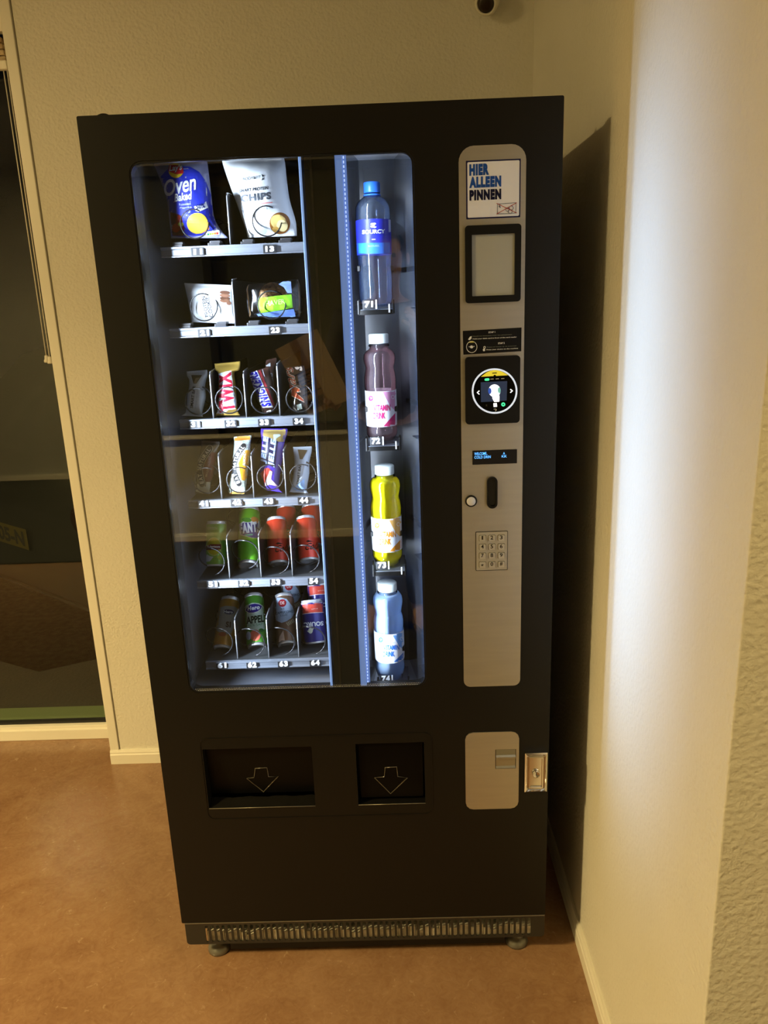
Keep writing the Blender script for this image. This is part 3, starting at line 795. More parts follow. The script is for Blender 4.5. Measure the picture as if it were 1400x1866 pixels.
# keypad
KP = M('keypad_steel', (0.62, 0.60, 0.54), 0.34, metal=0.6)
kp = fin('keypad', plate(bmesh.new(), [rrect(0.6878, 0.7503, 0.9722, 1.0531, 0.0015, 2)], YP-0.0010, YP), KP, vm)
fin('keypad_gap', plate(bmesh.new(), [rrect(0.6872, 0.7509, 0.9716, 1.0537, 0.0015, 2), rrect(0.6882, 0.7499, 0.9726, 1.0527, 0.0012, 2)], YP-0.0012, YP), flat('#1a1815'), kp)
KEY = M('key_steel', (0.70, 0.68, 0.62), 0.3, metal=0.55); KT = flat('#2c2822')
keys = ['123', '456', '789', '*0#']
for i, row in enumerate(keys):
    for j, s in enumerate(row):
        u = 879.4 + 17.15*j; v = 980.2 + 16.05*i - 0.35*j
        c = py(u, v, YP)
        fin('key_shadow', plate(bmesh.new(), [rrect(c.x-0.0069, c.x+0.0069, c.z-0.0066, c.z+0.0066, 0.002, 3)], YP-0.0013, YP-0.0009), flat('#55503f'), kp)
        fin('key', plate(bmesh.new(), [rrect(c.x-0.0062, c.x+0.0062, c.z-0.0059, c.z+0.0059, 0.0018, 3)], YP-0.0040, YP-0.0010), KEY, kp)
        d = 2.5 if s != '1' else 1.4
        T(Surf(p=(0, YP-0.0042, 0), n=(0, -1, 0)), kp, s, (u-d, v+3.4), (u+d, v+3.3), (u-d, v-3.6 if s != '*' else v-0.5), KT, 0.02, 1, name='key_symbol')
# coin return panel with flap
cr = fin('coin_return_panel', plate(bmesh.new(), [rrect(0.6627, 0.7783, 0.4125, 0.6034, 0.017, 3), rrect(*wrect(903, 1366, 940.5, 1400), 0.001, 2)], YP, 0.001), STEEL, vm)
x0, x1, z0, z1 = wrect(903, 1366, 940.5, 1400)
fin('flap_recess', bx((x0, 0.0012, z0), (x1, 0.002, z1)), DEEP, cr)
prof = [(0.001, z1-0.001), (-0.001, z1-0.001), (-0.002, z1-0.014), (-0.006, z1-0.017), (-0.006, z1-0.021), (-0.0015, z1-0.024), (-0.0005, z0+0.006), (-0.004, z0+0.002), (0.001, z0+0.001)]
bm = bmesh.new()
A = [bm.verts.new((x0+0.0012, *p)) for p in prof]; B = [bm.verts.new((x1-0.0012, *p)) for p in prof]
for i in range(len(prof)):
    j = (i+1) % len(prof); bm.faces.new((A[i], A[j], B[j], B[i]))
bm.faces.new(A); bm.faces.new(B[::-1])
fin('coin_return_flap', bm, M('flap_steel', (0.45, 0.44, 0.36), 0.3, metal=0.8), cr)
# lock escutcheon on the edge of the door
x0, x1, z0, z1 = wrect(956, 1369, 995.5, 1438.5)
bm = bmesh.new()
def rectring(x0, x1, z0, z1, y): return [bm.verts.new(p) for p in ((x0, y, z0), (x1, y, z0), (x1, y, z1), (x0, y, z1))]
lv = [rectring(x0, x1, z0, z1, 0.0), rectring(x0, x1, z0, z1, -0.010), rectring(x0+0.003, x1-0.003, z0+0.003, z1-0.003, -0.012),
      rectring(x0+0.009, x1-0.007, z0+0.006, z1-0.012, -0.005), rectring(x0+0.010, x1-0.008, z0+0.007, z1-0.013, -0.008), rectring(x0+0.0125, x1-0.0105, z0+0.0095, z1-0.0155, -0.008), rectring(x0+0.0130, x1-0.0110, z0+0.010, z1-0.016, -0.004)]
for A, B in zip(lv, lv[1:]):
    for i in range(4):
        j = (i+1) % 4; bm.faces.new((A[i], A[j], B[j], B[i]))
bm.faces.new(lv[-1]); bm.faces.new(lv[0][::-1])
lk = fin('lock', bm, CHROME, vm)
c = py(977, 1409, -0.004)
fin('lock_cylinder', lathe(bmesh.new(), (c.x, -0.004, c.z), (0, -1, 0), [(0, 0), (0.0085, 0), (0.0085, 0.005), (0.0072, 0.0062), (0.006, 0.005), (0, 0.005)], 24), CHROME, lk, True)
fin('keyhole', bx((c.x-0.0008, -0.0096, c.z-0.003), (c.x+0.0008, -0.0088, c.z+0.003)), DEEP, lk)
# ---- delivery hatches
fin('hatch_recess', plate(bmesh.new(), [rrect(H1[0]-0.004, H1[1]+0.004, H1[2]-0.004, H1[3]+0.004, 0.001, 2)], 0.066, 0.070), DEEP, vm)
def flap(name, x0, x1, z0, z1, yt, yb, arrow):
    bm = bmesh.new()
    A = [bm.verts.new(p) for p in ((x0, yb, z0), (x1, yb, z0), (x1, yt, z1), (x0, yt, z1))]
    bm.faces.new(A); bmesh.ops.solidify(bm, geom=bm.faces[:], thickness=-0.004)
    bmesh.ops.bevel(bm, geom=bm.edges[:], offset=0.0012, segments=2, affect='EDGES')
    f = fin(name, bm, BLACK, vm)
    n = Vector((0, -(z1-z0), -(yt-yb)*-1)).normalized()
    if n.y > 0: n = -n
    P = [on_plane(u, v, Vector((x0, yb, z0)) + n*0.0006, n) for u, v in arrow]
    fin('arrow', tube(bmesh.new(), P, 0.0012, 8, closed=True), M('emboss_highlight', (0.10, 0.09, 0.07), 0.18, spec=1.0), f, True)  # lighter than the flap: arrow highlights put into the colour
flap('delivery_flap', H1[0]+0.001, H1[1]-0.001, H1[2]+0.014, H1[3]-0.002, 0.016, 0.034, [(465.2,1400.2),(486.6,1398.8),(489.3,1415.4),(507,1414.5),(480.4,1443),(450,1418),(463.4,1417)])
flap('delivery_flap', H2[0]+0.006, H2[1]-0.0045, H2[2]+0.009, H2[3]-0.004, 0.010, 0.014, [(702,1398.6),(722.9,1397.4),(725,1415),(742.9,1417),(712,1446.4),(682.9,1416.9),(700.7,1415.7)])
fin('hatch_recess', plate(bmesh.new(), [rrect(H2[0]-0.004, H2[1]+0.004, H2[2]-0.004, H2[3]+0.004, 0.001, 2)], 0.050, 0.054), DEEP, vm)
# lower lip of the wide hatch, slightly wavy
bm = bmesh.new(); n = 24; top = []; bot = []
for i in range(n+1):
    x = H1[0] + (H1[1]-H1[0])*i/n
    top.append(bm.verts.new((x, 0.026, H1[2]+0.010 + 0.0012*math.sin(i*0.9) + 0.0006*math.sin(i*2.3))))
    bot.append(bm.verts.new((x, 0.004, H1[2]+0.0005)))
for i in range(n): bm.faces.new((bot[i], bot[i+1], top[i+1], top[i]))
bmesh.ops.solidify(bm, geom=bm.faces[:], thickness=0.002)
fin('hatch_lip', bm, M('lip_black', (0.02, 0.019, 0.017), 0.22), vm, True)
for hh in (H1, H2): fin('hatch_edge_glint', tube(bmesh.new(), [(hh[0], 0.0004, hh[2]), (hh[1], 0.0004, hh[2])], 0.0008, 6), M('edge_glint', (0.30, 0.28, 0.22), 0.3, metal=0.5), vm, True)  # edge highlight put in as a thin bright bead
# ---- kick plate with slots, insulation behind, feet
sx0 = py(377.5, 1702, 0).x; sx1 = py(964.5, 1688, 0).x; ns = 58
sz1 = py(380, 1687, 0).z; sz0 = py(380, 1717.5, 0).z
holes = []
pitch = (sx1-sx0)/(ns-1)
for i in range(ns):
    x = sx0 + pitch*i; hw = pitch*0.30
    holes.append(rrect(x-hw, x+hw, sz0, sz1, hw*0.98, 3))
kick = fin('kick_plate', plate(bmesh.new(), [rrect(0.006, 0.8425, 0.0608, 0.1215, (0.002, 0.002, 0.008, 0.008), 3)] + holes, 0.001, 0.004), M('kick_black', (0.028, 0.027, 0.024), 0.35), vm)
fin('kick_lip', bx((0.006, -0.0005, 0.1195), (0.8425, 0.012, 0.1228), 0.0008), M('lip_bright', (0.22, 0.21, 0.18), 0.3, metal=0.6), kick)
bm = bmesh.new()
random.seed(11)
x = sx0 - 0.002
while x < sx1 + 0.004:
    wd = random.uniform(0.012, 0.026)
    hh = random.choice([0.42, 0.44, 0.46, 0.55, 0.58, 0.30])
    box(bm, (x, 0.0048 + random.uniform(0, 0.002), sz0-0.006), (x+wd*0.96, 0.04, sz0 + (sz1-sz0)*hh), 0.001)
    x += wd
o = fin('condenser_insulation', bm, M('foam_cream', (0.88, 0.84, 0.72), 0.8, bump=(200, 0.5, 0.002), vary=(60, (0.62, 0.56, 0.42), 0.30, 0.55)), kick); o['kind'] = 'stuff'
fin('plinth', bx((0.012, 0.045, 0.064), (0.838, 0.79, 0.123)), DEEP, vm)
fin('underside_shade', bx((0.098, 0.034, 0.012), (0.755, 0.78, 0.064)), DEEP, vm)  # black box added as the shadow under the machine
FOOT = M('foot_grey', (0.20, 0.20, 0.18), 0.3, metal=0.5)
for (x, y) in ((0.066, 0.050), (0.786, 0.050), (0.066, 0.74), (0.786, 0.74)):
    fin('foot', lathe(bmesh.new(), (x, y, 0), (0, 0, 1), [(0, 0), (0.026, 0), (0.027, 0.006), (0.024, 0.016), (0.018, 0.020), (0.008, 0.022), (0.008, 0.066), (0, 0.066)], 24), FOOT, vm, True)
# knobs on the top edge
for (x, y, r_, h_) in ((0.0443, 0.012, 0.012, 0.0045), (0.80, 0.08, 0.007, 0.017)):
    fin('hinge_knob', lathe(bmesh.new(), (x, y, 1.826 if y > 0.03 else 1.8295), (0, 0, 1), [(r_, 0), (r_*0.9, h_*0.5), (r_*0.5, h_), (0, h_)], 16), PLAST, vm, True)

# ================================================================ PRODUCTS
def conv(ox, oy, s):
    return lambda *pts: [(ox + p[0]/s, oy + p[1]/s) for p in pts]
def lean_plane(y0, z0, deg):
    a = math.radians(deg)
    return Vector((0, y0, z0)), Vector((0, -math.cos(a), math.sin(a)))
def pouch(name, label, cat, rows, y0, z0, deg, thick, mat, group, wr=0.0012, crimp=0.10, body='wrapper', flatten=0.55, seed=0, nc=16, sub=5):
    """a sealed wrapper: rows of (uL,vL,uR,vR) photo pixels from bottom to top, standing on a leaning plane"""
    p, n = lean_plane(y0, z0, deg)
    pts = [(on_plane(a, b, p, n), on_plane(c, d, p, n)) for a, b, c, d in rows]
    base = (pts[0][0] + pts[0][1]) / 2
    th = thing(name, label, cat, base, group)
    Ls = spline([q[0] for q in pts], sub); Rs = spline([q[1] for q in pts], sub)
    nr = len(Ls)
    d = [0.0]
    for i in range(1, nr): d.append(d[-1] + ((Ls[i]+Rs[i])/2 - (Ls[i-1]+Rs[i-1])/2).length)
    bm = bmesh.new(); F = []; B = []
    for i in range(nr):
        t = d[i]/d[-1]
        e = min(t, 1-t)
        f = 0.0 if e < crimp*0.45 else min(1.0, ((e-crimp*0.45)/0.22))
        f = math.sin(f*math.pi/2)**0.8
        fr = []; br = []
        for j in range(nc+1):
            s = j/nc
            g = math.sin(math.pi*s)**flatten
            q = Ls[i].lerp(Rs[i], s)
            wv = noise.noise(Vector((q.x*55+seed*7.1, q.z*38, seed*3.3)))*wr + abs(noise.noise(Vector((q.x*140+seed, q.z*90, seed*5.1))))*wr*0.8
            hgt = thick*0.55*f*g + 0.0008 + wv*(0.35+0.65*f*g)
            fr.append(bm.verts.new(q + n*hgt)); br.append(bm.verts.new(q - n*(thick*0.45*f*g + 0.0008)))
        F.append(fr); B.append(br)
    for i in range(nr-1):
        for j in range(nc):
            bm.faces.new((F[i][j], F[i][j+1], F[i+1][j+1], F[i+1][j])); bm.faces.new((B[i][j], B[i+1][j], B[i+1][j+1], B[i][j+1]))
        bm.faces.new((F[i][0], F[i+1][0], B[i+1][0], B[i][0])); bm.faces.new((F[i][nc], B[i][nc], B[i+1][nc], F[i+1][nc]))
    for j in range(nc):
        bm.faces.new((F[0][j], B[0][j], B[0][j+1], F[0][j+1])); bm.faces.new((F[-1][j], F[-1][j+1], B[-1][j+1], B[-1][j]))
    o = fin(body, bm, mat, th, True)
    return th, Surf(o)
def dup(root, delta, label):
    r = root.copy(); COL.objects.link(r); r.location = root.location + Vector(delta); r['label'] = label
    for ch in list(root.children):
        c = ch.copy(); COL.objects.link(c); c.parent = r
    return r
W_ = lambda c, r=0.38: flat(c, r)
LETW = W_('#e9edf2')
G1 = 'snack packs in the vending machine'
TZ = [t[0]-0.003 for t in tray_z]

# --- 11 blue bag of oven baked crisps
c1 = conv(220, 260, 4.118)
FOILB = M('foil_lavender', lin('#8e90b0')[:3], 0.32, coat=0.3)
rows = [(312,434,416,434),(311,420,404,421),(308,395,391,398),(304,364,386,364),(292,328,382,328),(281,300,378.5,300),(277,287,377,285)]
th, S = pouch('crisp_bag', 'blue and lavender crisp bag above number tag 11', 'snack bag', rows, 0.172, TZ[0], 8, 0.055, FOILB, G1, 0.002, seed=1)
Q(S, th, c1((300,255),(345,205),(430,175),(520,180),(590,220),(640,290),(680,400),(705,520),(715,640),(640,690),(520,712),(385,700),(368,560),(352,440),(318,330)), W_('#2a35b0'), 1)
Q(S, th, c1((372,520),(440,540),(480,640),(470,700),(388,698)), W_('#521c2a'), 2)
E(S, th, c1((440,600))[0], 6, 14, W_('#7a2018'), 3)
E(S, th, c1((415,640))[0], 7, 8, W_('#9a2a1a'), 3)
E(S, th, c1((452,612))[0], 5, 4, W_('#9aa43a'), 4)
E(S, th, c1((575,605))[0], 19, 19, W_('#e6c945'), 3, rot=20)
Q(S, th, c1((620,575),(660,600),(665,650),(610,680),(560,685)), W_('#d07a3a'), 2)
E(S, th, c1((415,210))[0], 13.5, 13.5, W_('#e3c22e'), 3)
Q(S, th, c1((358,215),(365,165),(425,170),(468,190),(470,232),(420,238)), W_('#c8232c'), 4)
T(S, th, "Lay's", *c1((366,228),(464,216),(362,172)), LETW, 0.03, 5, 0.2)
T(S, th, 'Oven', *c1((335,408),(572,352),(318,285)), LETW, 0.02, 4, 0.25)
T(S, th, 'Baked', *c1((405,446),(538,424),(400,386)), LETW, 0.03, 4, 0.2)
T(S, th, 'Roasted', *c1((440,474),(526,466),(438,456)), W_('#b9c4ef'), 0.01, 4)
T(S, th, 'Paprika', *c1((446,501),(534,493),(444,483)), W_('#b9c4ef'), 0.01, 4)
Q(S, th, c1((550,478),(612,470),(640,440),(655,488),(585,520),(562,512)), LETW, 4)
T(S, th, '50%', *c1((566,502),(634,488),(564,466)), W_('#1f2b6a'), 0.03, 5)
Q(S, th, c1((635,668),(740,655),(742,690),(645,702)), LETW, 4)
for k, cl in enumerate(('#2f8a4a','#8fbf3a','#e0c33a','#d98a35','#b8402e')):
    Q(S, th, c1((650+17*k,680-2*k),(665+17*k,678-2*k),(665+17*k,694-2*k),(650+17*k,696-2*k)), W_(cl), 5)
# --- 13 white chips bag
FOILW = M('foil_white', lin('#dfe3e6')[:3], 0.34, coat=0.25)
rows = [(452,433,541,430),(449,420,540,410),(441,398,537,395),(432,372,528,364),(420,340,523,330),(408,305,520,300),(404,288,517,285)]
th, S = pouch('chips_bag', 'white protein chips bag above number tag 13', 'snack bag', rows, 0.172, TZ[0], 8, 0.055, FOILW, G1, 0.002, seed=2)
DK = W_('#2b3038')
T(S, th, 'BODY&FIT', *c1((920,284),(1050,268),(918,262)), DK, 0.0, 2)
Q(S, th, c1((1056,236),(1078,248),(1066,260),(1078,276),(1056,284),(1066,262)), DK, 2)
T(S, th, 'SMART PROTEIN', *c1((892,374),(1110,350),(890,350)), DK, 0.03, 2, 0.1)
T(S, th, 'CHIPS', *c1((902,448),(1132,424),(898,392)), W_('#4a4f56'), 0.05, 2)
Q(S, th, c1((915,466),(1140,444),(1140,452),(915,474)), W_('#d8898a'), 2)
T(S, th, '92 | 7.4 G | 6.9%', *c1((915,534),(1156,500),(912,506)), W_('#8b98a8'), 0.0, 2)
E(S, th, c1((1060,640))[0], 9, 14, W_('#c3ced8'), 1)
E(S, th, c1((1195,605))[0], 19, 20, W_('#8a5a2a'), 2)
E(S, th, c1((1185,595))[0], 15, 13, W_('#d9bd72'), 3, rot=30)
E(S, th, c1((1212,622))[0], 10, 11, W_('#ead9a0'), 4, rot=-20)
E(S, th, c1((1165,650))[0], 7, 5, W_('#c79a4c'), 4)
# --- 21 protein cookie
rows = [(349,587,432,590),(347.5,575,431,576),(344,555,429,556),(340,535,427,538),(336,516,425,520)]
th, S = pouch('cookie_pack', 'white protein cookie pouch above number tag 21', 'cookie', rows, 0.172, TZ[1], 12, 0.028, FOILW, G1, 0.0022, seed=3)
T(S, th, 'PROTEIN', *c1((662,1302),(634,1150),(634,1310)), DK, 0.02, 2)
T(S, th, 'COOKIE', *c1((696,1306),(664,1152),(668,1314)), DK, 0.02, 2)
for dy, cl in ((0,'#6b4a3a'),(22,'#8a6450'),(44,'#5f4132'),(62,'#7d5a46')):
    E(S, th, c1((782,1125+dy))[0], 9.5, 3.4, W_(cl), 2, rot=4)
E(S, th, c1((812,1205))[0], 4.5, 3.5, W_('#7a5644'), 2)
# --- 23 cookie in clear film with green and blue label
FILM = film_mat('clear_film', (0.93, 0.95, 0.97), 0.35, 0.12)
rows = [(455,578,547,578),(452,565,549,562),(450,545,549,542),(449,528,547,522),(453,519,543,509)]
th, S = pouch('wrapped_cookie', 'round cookie in clear film with green and blue label', 'cookie', rows, 0.168, TZ[1], 12, 0.030, FILM, G1, 0.0026, seed=4)
cc_ = py(497, 541, 0.178)
ck = fin('cookie', lathe(bmesh.new(), cc_ + Vector((0, 0.006, 0)), Vector((0, -0.97, 0.22)), [(0, -0.006), (0.027, -0.006), (0.030, -0.002), (0.029, 0.003), (0.022, 0.006), (0, 0.0075)], 26), M('cookie_brown', lin('#b58a5c')[:3], 0.8, bump=(160, 1.0, 0.006), vary=(120, lin('#6a4526')[:3], 0.38, 0.58)), th, True)
Q(S, th, c1((1035,1168),(1160,1150),(1282,1138),(1292,1238),(1170,1262),(1046,1278),(1030,1230)), W_('#7cc32c'), 2)
T(S, th, 'HAVER', *c1((1090,1228),(1235,1208),(1086,1190)), W_('#b9e07a'), 0.02, 3)
Q(S, th, c1((1020,1286),(1160,1264),(1300,1248),(1312,1304),(1200,1322),(1120,1330),(1040,1312)), W_('#6f8fd8'), 2)
Q(S, th, c1((1185,1062),(1275,1010),(1284,1128),(1252,1128),(1225,1085)), W_('#86a0e0'), 2)

def bar(name, label, rows, r, deg, thick, mat, seed, y0=0.166, **k):
    return pouch(name, label, 'snack bar', rows, y0, TZ[r], deg, thick, mat, G1, seed=seed, **k)
# --- 31 smart bar
SILV = M('foil_silver', lin('#aeb6bf')[:3], 0.35, metal=0.15)
rows31 = [(331,757.5,370,759.5),(338.6,752,368.6,754),(341,738,372,738),(342,722,375.5,722),(344.5,706,373.5,706),(345,693,375.7,693),(341,685,378.4,683.6),(340,677,377.5,674)]
th, S = bar('protein_bar', 'silver protein bar standing next to the gold twin chocolate bar', rows31, 2, 18, 0.022, SILV, 5)
Q(S, th, [(348.6,683.6),(368.6,683.6),(358,699),(352.7,699)], W_('#4c4336'), 2)
Q(S, th, [(357,689),(364,688),(357.5,698.5),(353.5,698)], W_('#7d705c'), 3)
T(S, th, 'SMART BAR', (351.5,744), (356.5,704), (346.4,742.8), W_('#1e2328'), 0.02, 2)
T(S, th, 'CARAMEL CRUNCH', (357,745), (361,712), (355,744.6), W_('#79828c'), 0.0, 2)
# --- 32 gold twin bar
GOLD = M('foil_gold', lin('#b99a4a')[:3], 0.28, metal=0.55)
c2 = conv(380, 645, 15.54)
rows = [(392.2,757,438,757),(395.4,748,433.4,748),(396.7,722.2,431.5,722.2),(398.2,696.5,429,696.5),(397.5,680,427.6,679),(393,674,436.6,673.3),(391.3,663,438,658.5)]
th, S = bar('chocolate_bar', 'gold wrapped twin chocolate bar with red lettering above number tag 32', rows, 2, 18, 0.024, GOLD, 6, wr=0.0018)
Q(S, th, c2((285,560),(620,470),(690,800),(690,1000),(760,1150),(790,1320),(790,1480),(640,1530),(440,1680),(300,1680),(260,1320),(330,1240),(320,960)), W_('#c9d4e6'), 1)
T(S, th, 'TWIX', *c2((778,1640),(650,470),(300,1690)), W_('#f0f2f6'), 0.13, 2, cut=4)
T(S, th, 'TWIX', *c2((760,1620),(640,500),(320,1665)), W_('#c3203a'), 0.05, 3, cut=4)
E(S, th, c2((255,1625))[0], 3.6, 4.6, W_('#f2f2ee'), 2)
# --- 33 brown nut bar, leaning
BRN = M('wrap_brown', lin('#3a251e')[:3], 0.3, coat=0.4)
c3 = conv(440, 640, 15.55)
rows = [(478.6,752.5,499,750.5),(476.7,743.5,501,742),(468.3,720.4,499,716),(461.9,704.3,497,694),(455,686,492,677),(456,679,491,668)]
th, S = bar('chocolate_bar', 'brown chocolate bar with blue lettering leaning above number tag 33', rows, 2, 18, 0.024, BRN, 7, wr=0.001)
Q(S, th, c3((225,690),(300,620),(440,545),(900,1590),(590,1600),(430,1240)), W_('#dfe6f4'), 2)
Q(S, th, c3((470,530),(525,500),(960,1560),(905,1592)), W_('#8c2f36'), 2)
T(S, th, 'SNICKERS', *c3((862,1545),(432,560),(598,1580)), W_('#2420a8'), 0.06, 3, cut=4)
Q(S, th, c3((710,1700),(830,1660),(850,1720),(720,1770)), W_('#c8ccc4'), 2)
Q(S, th, c3((590,480),(615,560),(670,730),(640,700),(600,560)), W_('#c9cbe0'), 2)
rows = [(486,752,506,751),(488,735,506,733),(487,705,505,703),(484,680,503,676),(484,664,504,660),(486,656,504,652)]
th, S = bar('chocolate_bar', 'second brown chocolate bar standing behind the one above tag 33', rows, 2, 18, 0.020, BRN, 17, y0=0.205, wr=0.0015)
Q(S, th, c3((700,400),(820,330),(830,430),(710,430)), W_('#a9aeb2'), 2)
T(S, th, 'ERS', *c3((890,860),(890,620),(760,860)), W_('#8d8f98'), 0.02, 2)
# --- 34 black bar
BLK = M('wrap_black', lin('#17110f')[:3], 0.28, coat=0.5)
c4 = conv(505, 650, 16.96)
rows = [(531,752.6,558,752.6),(530,745,561,744),(529,723.7,562.8,723.7),(527,703,560.4,700),(522.7,685.4,558,685.4),(520.3,670,554,666)]
th, S = bar('chocolate_bar', 'black chocolate bar with bronze lettering above number tag 34', rows, 2, 18, 0.024, BLK, 8, wr=0.001)
BRZ = W_('#e8d9c8'); BR2 = W_('#a5482c')
T(S, th, 'M', *c4((850,1420),(660,890),(390,1260)), BRZ, 0.05, 2, 0.2, cut=4)
T(S, th, 'M', *c4((835,1395),(650,910),(405,1245)), BR2, 0.01, 3, 0.2, cut=4)
T(S, th, 'ars', *c4((600,880),(490,310),(360,830)), BRZ, 0.05, 2, 0.2, cut=4)
T(S, th, 'ars', *c4((590,865),(485,330),(375,820)), BR2, 0.0, 3, 0.2, cut=4)
T(S, th, 's', *c4((790,440),(760,250),(560,430)), BRZ, 0.03, 2, 0.2)
Q(S, th, c4((600,1490),(745,1450),(780,1610),(640,1645)), W_('#cfe0d8'), 2)
Q(S, th, c4((505,1590),(530,1560),(625,1660),(590,1690)), W_('#c9ccc8'), 2)
T(S, th, '51 g', *c4((790,1570),(865,1555),(780,1480)), W_('#6d6a68'), 0.0, 2)
# --- 41 / 42 natural bars with a curved banner
def natural(rows, label, base, panel, ptscol, c, banner, hw, seed, cap=None, shaded=False):
    th, S = bar('fruit_bar', label, rows, 3, 18, 0.022, base, seed, wr=0.0012)
    Q(S, th, c(*ptscol), W_(panel), 1)
    B = spline(banner, 6)
    Q(S, th, c(*ribbon(B, hw+13)), W_('#9c9a90' if shaded else '#e8e4d8'), 2)  # shade of the poorly lit slot put into the print tones
    Q(S, th, c(*ribbon(B, hw)), W_('#23262b'), 3)
    Tpath(S, th, 'EAT NATURAL', c(*[tuple(b) for b in banner]), hw*1.35/c.s, W_('#b9b5a8' if shaded else '#eef2f8'), 0.04, 4)
    return th, S
def conv2(ox, oy, s):
    f = conv(ox, oy, s)
    class K:
        def __call__(self, *p): return f(*p)
    k = K(); k.s = s; return k
c5 = conv2(345, 790, 15.54)
rows = [(356,899.4,382.3,900.7),(356.6,886.5,383.6,886.5),(358.5,854.4,392,854.4),(364.3,828.6,395,828.6),(366.9,811.2,399.7,811.2),(366.2,802.9,400.3,804.8)]
th, S = natural(rows, 'dark brown fruit and nut bar with curved banner above number tag 41', M('wrap_darkclear', lin('#4d4438')[:3], 0.25, coat=0.5), '#5c2f2a',
    [(600,530),(790,545),(700,960),(640,1370),(470,1370),(380,980)], c5, [(365,1430),(300,1160),(300,950),(400,690),(580,420)], 82, 9, shaded=True)
Q(S, th, c5((180,1370),(300,1480),(470,1500),(480,1370),(600,1375),(580,1700),(380,1690),(180,1640)), W_('#b7b9a6'), 1)
T(S, th, 'BRAZIL', *c5((500,1230),(560,990),(450,1215)), W_('#a58f7c'), 0.02, 3)
T(S, th, 'HAZELNUT', *c5((580,930),(620,650),(515,920)), W_('#b09aa0'), 0.0, 3)
c6 = conv2(405, 785, 14.93)
rows = [(418.4,900.2,445.2,900.2),(416,892.2,447.9,892.2),(420.4,862,451.2,862),(424.4,831.9,455.2,831.9),(427,809,456.6,808),(426.4,796,458.6,793.4)]
th, S = natural(rows, 'white and orange fruit and nut bar with curved banner above number tag 42', M('wrap_mint', lin('#c9d6d0')[:3], 0.3, coat=0.4, vary=(260, lin('#8fa08e')[:3], 0.35, 0.55)), '#dd9b2c',
    [(650,520),(765,535),(690,1350),(530,1350),(470,1050),(440,880),(520,720)], c6, [(455,1440),(345,1180),(325,950),(420,650),(585,410)], 72, 10)
Q(S, th, c6((325,140),(800,100),(805,240),(340,280)), W_('#cf8f3c'), 2)
Q(S, th, c6((200,1700),(300,1650),(520,1660),(610,1690),(560,1740),(280,1740)), W_('#d79a3c'), 2)
T(S, th, 'ALMOND', *c6((620,960),(650,600),(550,945)), W_('#f2e6d2'), 0.02, 3)
T(S, th, 'APRICOT', *c6((650,980),(690,690),(632,978)), W_('#4a3a14'), 0.0, 3)
# --- 43 purple sweets bag
PUR = M('wrap_purple', lin('#4b35a8')[:3], 0.25, coat=0.5)
c7 = conv(460, 770, 13.83)
rows = [(484.6,893,515.7,897.5),(481.7,886,508.5,889),(473,860.4,511,860.4),(474.5,835,515,835),(477.4,806,518.6,806),(475.5,788,524,788),(476,781,524,781)]
th, S = bar('sweets_bag', 'tall purple sweets bag with big pale letters above number tag 43', rows, 3, 14, 0.026, PUR, 11, wr=0.0014)
th['category'] = 'snack bag'
Q(S, th, c7((290,150),(840,150),(825,490),(640,485),(450,395),(262,335)), W_('#a08a52'), 1)
Q(S, th, c7((530,300),(690,290),(720,330),(600,400),(590,480),(540,470)), W_('#b9c6cc'), 2)
Q(S, th, c7((250,345),(445,400),(650,480),(575,1150),(380,1060),(190,1100)), W_('#17163a'), 2)
T(S, th, 'JELLE', *c7((362,1050),(444,385),(205,1000)), W_('#a9c4ee'), 0.05, 3)
T(S, th, 'JELLE', *c7((560,1140),(640,470),(388,1070)), W_('#a9c4ee'), 0.05, 3)
Q(S, th, c7((190,1290),(330,1150),(400,1140),(500,1230),(420,1380),(300,1600),(190,1480)), W_('#c03a30'), 2)
Q(S, th, c7((440,1210),(500,1240),(470,1430),(660,1620),(430,1560),(310,1610),(330,1480),(400,1330)), W_('#e7c9d2'), 3)
# --- 44 smart bar
c8 = conv(515, 795, 16.96)
rows = [(527,897,562,899.4),(531,886.4,559.2,891.7),(534.5,862.8,564,862.8),(536.8,842,564,842),(535,823.3,568,823.3),(534.2,814.5,568.4,813.3)]
th, S = bar('protein_bar', 'silver protein bar standing next to the tall purple sweets bag', rows, 3, 18, 0.022, SILV, 12)
Q(S, th, c8((470,410),(770,430),(620,710),(540,710)), W_('#5a4a34'), 2)
T(S, th, 'SMART BAR', *c8((510,1490),(585,860),(430,1475)), W_('#1e2328'), 0.02, 2)
T(S, th, 'Cookie Dough', *c8((610,1270),(680,890),(575,1260)), W_('#8d8058'), 0.0, 2, 0.2)
Q(S, th, c8((330,1600),(480,1480),(670,1310),(690,1560),(740,1660),(600,1710),(420,1690)), W_('#9fc2ee'), 1)

